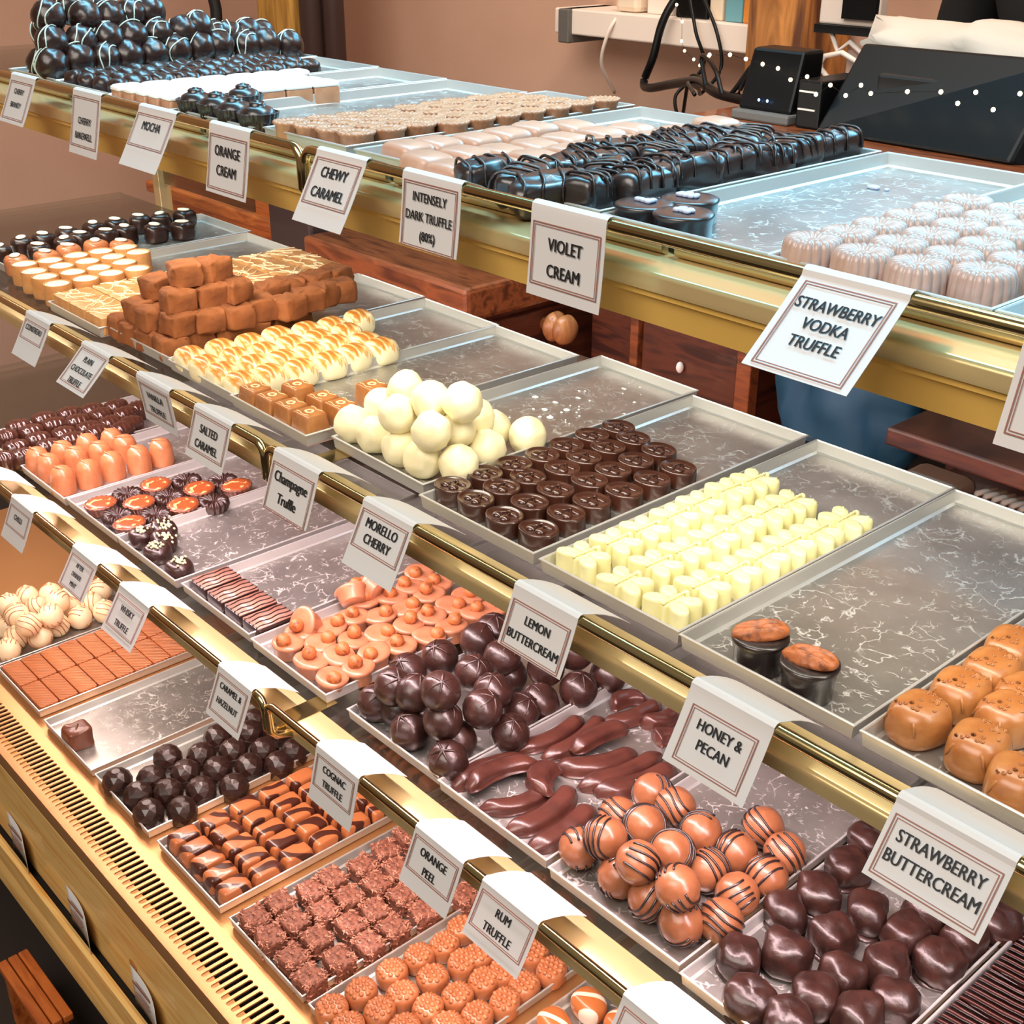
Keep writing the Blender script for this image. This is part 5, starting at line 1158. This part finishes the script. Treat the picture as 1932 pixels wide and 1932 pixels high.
# glowing bulbs added in place of fairy lights reflected in the front glass
t = tag(empty('fairy_light_reflections', (-1.1, 1.37, H - 0.22)), 'glowing dots standing in for fairy lights reflected across router and till', 'reflected fairy lights')
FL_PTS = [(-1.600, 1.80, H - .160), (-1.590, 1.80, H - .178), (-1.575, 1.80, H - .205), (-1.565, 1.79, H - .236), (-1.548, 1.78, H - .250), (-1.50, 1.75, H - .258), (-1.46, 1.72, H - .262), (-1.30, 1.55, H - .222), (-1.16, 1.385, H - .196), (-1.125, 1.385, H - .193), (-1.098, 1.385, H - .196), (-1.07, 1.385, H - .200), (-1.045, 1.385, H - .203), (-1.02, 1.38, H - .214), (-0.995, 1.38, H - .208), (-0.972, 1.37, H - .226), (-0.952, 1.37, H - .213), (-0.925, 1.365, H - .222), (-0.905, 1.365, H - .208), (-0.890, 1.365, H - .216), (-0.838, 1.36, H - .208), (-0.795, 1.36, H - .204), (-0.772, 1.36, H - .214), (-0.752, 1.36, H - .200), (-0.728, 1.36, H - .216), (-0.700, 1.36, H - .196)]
b = MB(); b.tube(FL_PTS, 0.00035, 5); o = b.build('wire', BLACKP, t); at_root(o)  # added thread joining the stand-in bulbs
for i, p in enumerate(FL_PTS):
    b = MB(); b.sq(0.0026, 0.0022, 0.0026, 1, 1, 10, 8); b.move((p[0], p[1], p[2] - 0.0026)); o = b.build('reflected_bulb', BULB_REFLECTION, t); at_root(o)

# below the top shelf at the right: cloth bag, boards and stored things
b = MB(); rows = []
for i in range(22):
    u = i / 21; row = []
    for j in range(26):
        a = 2 * PI * j / 26; R = 0.10 * (0.35 + 0.65 * math.sin(PI * min(1, 0.12 + u * 0.88)) ** 0.8); k = 1 + 0.22 * math.sin(5 * a + 6 * u) * (0.3 + u)
        row.append((R * k * math.cos(a), 0.55 * R * k * math.sin(a), 0.24 * u))
    rows.append(row)
b.grid(rows, 0, True, True, True); b.warp(0.014, 14, 3); o = b.build('cloth_bag', TEAL); o.location = (-0.86, 1.36, H - 0.70); tag(o, 'crumpled teal cloth bag hanging in the dark under the counter', 'bag')
c = MB(); c.tube([(-0.05, 0, 0.22), (-0.07, 0, 0.33), (-0.02, 0.02, 0.40), (0.04, 0.02, 0.33), (0.05, 0, 0.22)], 0.006, 8); c.build('handle', TEAL, o)
b = MB(); b.sq(0.05, 0.02, 0.03, .8, .9, 20, 12); b.warp(0.010, 40, 2); o = b.build('silver_wrapper', plain('silvery_film', (198, 190, 190), 0.25, 0.6)); o.location = (-1.00, 1.36, H - 0.585); tag(o, 'crumpled silvery wrapper beside the teal bag', 'wrapper')
o = simple_box('storage_shelf', -0.72, 0.3, 1.22, 1.40, H - 0.577, H - 0.555, CHERRYWOOD, bev=0.003); tag(o, 'dark wooden storage shelf under the counter at right', 'shelf')
o = simple_box('under_counter_panel', -0.74, 0.3, 1.41, 1.43, 0.0, H - 0.36, CHERRYWOOD); tag(o, 'dark red-brown panel behind the stored boxes at right', 'panel')
o = simple_box('low_shelf', -0.72, 0.3, 1.14, 1.40, H - 0.675, H - 0.66, CHERRYWOOD); tag(o, 'low wooden shelf carrying the folded card and corrugated roll', 'shelf')
o = simple_box('folded_card', -0.695, -0.62, 1.20, 1.27, H - 0.66, H - 0.60, BROWNCARD, bev=0.012); o.rotation_euler = (0, 0, 0); tag(o, 'folded grey-brown card on the low shelf', 'card')
b = MB()
for k in range(9):
    x = -0.605 + 0.0105 * k; b.tube([(x, 1.20, H - .66), (x + .004, 1.198, H - .615), (x + .012, 1.21, H - .592), (x + .020, 1.235, H - .592), (x + .024, 1.25, H - .61), (x + .024, 1.255, H - .66)], 0.0036, 6)
o = b.build('corrugated_roll', BROWNCARD); tag(o, 'coil of corrugated brown card strips under the counter', 'card roll')
o = simple_box('brown_menu', -0.60, -0.55, 1.50, 1.58, H - 0.275, H - 0.18, CHERRYTOP, bev=0.002); tag(o, 'stack of brown papers at the right edge beside the till', 'papers')

# low slatted step on the floor in front
t = tag(empty('slatted_step', (-1.33, 0.33, 0)), 'low brown slatted wooden step on the dark floor at bottom left', 'step')
for k in range(3): dbox('slat', -1.40, -1.252, 0.312 + 0.0145 * k, 0.325 + 0.0145 * k, H - 1.312, H - 1.30, ORANGEWOOD, bev=0.002)
for x in (-1.385, -1.285): dbox('leg', x, x + 0.02, 0.314, 0.350, 0.0, H - 1.312, ORANGEWOOD)

# member of staff behind the till, shaking open a white paper bag
def skin_body(name, V, E, root, m, sub=1):
    me = bpy.data.meshes.new(name); me.from_pydata([v[:3] for v in V], E, []); me.update()
    o = bpy.data.objects.new(name, me); COL.objects.link(o); me.materials.append(m)
    md = o.modifiers.new('skin', 'SKIN'); md.use_smooth_shade = True
    for i, v in enumerate(V):
        s = me.skin_vertices[0].data[i]; s.radius = v[3] if isinstance(v[3], tuple) else (v[3], v[3]); s.use_root = i == root
    sb = o.modifiers.new('round', 'SUBSURF'); sb.levels = sub; sb.render_levels = sub
    return o
px, py = -0.80, 1.80
V = [(px, py, 0.88, (.15, .10)), (px, py, 1.02, (.135, .09)), (px, py, 1.18, (.15, .10)), (px, py, 1.32, (.16, .10)), (px, py, 1.41, (.08, .07)), (px, py - .01, 1.48, (.050, .05)), (px, py - .02, 1.56, (.070, .085)), (px, py - .02, 1.65, (.078, .095)), (px, py - .01, 1.73, (.045, .055)),
     (px - .17, py, 1.37, .058), (px - .23, py + .01, 1.25, .048), (px - .24, py - .0, 1.13, .042), (px - .17, py - .08, 1.17, .036), (px - .10, py - .14, 1.205, .026),
     (px + .17, py, 1.37, .058), (px + .23, py + .01, 1.25, .048), (px + .24, py - .0, 1.13, .042), (px + .17, py - .08, 1.17, .036), (px + .10, py - .14, 1.205, .026),
     (px - .09, py, 0.80, .09), (px - .095, py + .01, 0.46, .065), (px - .095, py + .02, 0.09, .045), (px - .095, py - .10, 0.04, .04),
     (px + .09, py, 0.80, .09), (px + .095, py + .01, 0.46, .065), (px + .095, py + .02, 0.09, .045), (px + .095, py - .10, 0.04, .04)]
E = [(0, 1), (1, 2), (2, 3), (3, 4), (4, 5), (5, 6), (6, 7), (7, 8), (3, 9), (9, 10), (10, 11), (11, 12), (12, 13), (3, 14), (14, 15), (15, 16), (16, 17), (17, 18), (0, 19), (19, 20), (20, 21), (21, 22), (0, 23), (23, 24), (24, 25), (25, 26)]
person = skin_body('person', V, E, 0, BLACKCLOTH, 2)
tag(person, 'person in black clothes behind the till holding a crumpled white paper bag', 'person')
b = MB(); b.sq(.078, .092, .115, 1, 1, 24, 14); b.move((px, py - .025, 1.50)); b.build('head', SKIN, person)
b = MB(); b.sq(.012, .022, .022, 1, 1, 12, 8); b.move((px, py - .118, 1.59)); b.build('nose', SKIN, person)
for sx in (-1, 1):
    b = MB(); b.sq(.011, .006, .007, 1, 1, 12, 8); b.move((px + sx * .030, py - .108, 1.612)); b.build('eye', BLACKP, person)
    b = MB(); b.sq(.008, .018, .026, 1, 1, 12, 8); b.move((px + sx * .079, py - .015, 1.585)); b.build('ear', SKIN, person)
b = MB(); b.tube([(px - .022, py - .104, 1.560), (px, py - .112, 1.556), (px + .022, py - .104, 1.560)], .0045, 8); b.build('mouth', plain('lips', (176, 104, 94), 0.5), person)
b = MB(); b.sq(.084, .098, .075, 1, 1, 24, 12, .02); b.move((px, py - .008, 1.655)); b.build('hair', DARK, person)
for sx in (-1, 1):
    hx, hy, hz = px + sx * .092, py - .148, 1.207
    V = [(hx, hy, hz, .024), (hx - sx * .018, hy - .028, hz + .004, (.030, .014))]; E = [(0, 1)]
    for k, (dx, ln) in enumerate(((-.022, .034), (-.008, .040), (.007, .037), (.021, .028))):
        q = len(V); V += [(hx - sx * .018 + dx, hy - .044, hz + .004, .0085), (hx - sx * .020 + dx, hy - .044 - ln * .55, hz - .002, .008), (hx - sx * .022 + dx, hy - .044 - ln * .9, hz - .016, .007)]
        E += [(1, q), (q, q + 1), (q + 1, q + 2)]
    q = len(V); V += [(hx - sx * .038, hy - .022, hz + .012, .010), (hx - sx * .050, hy - .044, hz + .010, .0085)]; E += [(0, q), (q, q + 1)]
    o = skin_body('hand', V, E, 0, SKIN, 2); o.parent = person
b = MB(); rows = []
for i in range(15):
    u = i / 14; row = []
    for j in range(40):
        a = 2 * PI * j / 40; k = 0.55 + 0.45 * math.sin(PI * (0.12 + 0.80 * u)); row.append((0.155 * (u - 0.5) * 2, 0.050 * k * math.cos(a), 0.036 * k * math.sin(a) - 0.010 * math.sin(PI * u)))
    rows.append(row)
b.grid(rows, 0, True, True, True); b.warp(0.034, 17, 4, True, False, 0, (0, 0, 0)); b.warp(0.012, 48, 8, True, False, 0, (0, 0, 0))
o = b.build('paper_bag', WHITECLOTH); o.location = (-0.83, 1.56, H - 0.186); o.rotation_euler = (0.2, 0.06, 0.12); tag(o, 'crumpled white paper bag held above the till', 'paper bag')
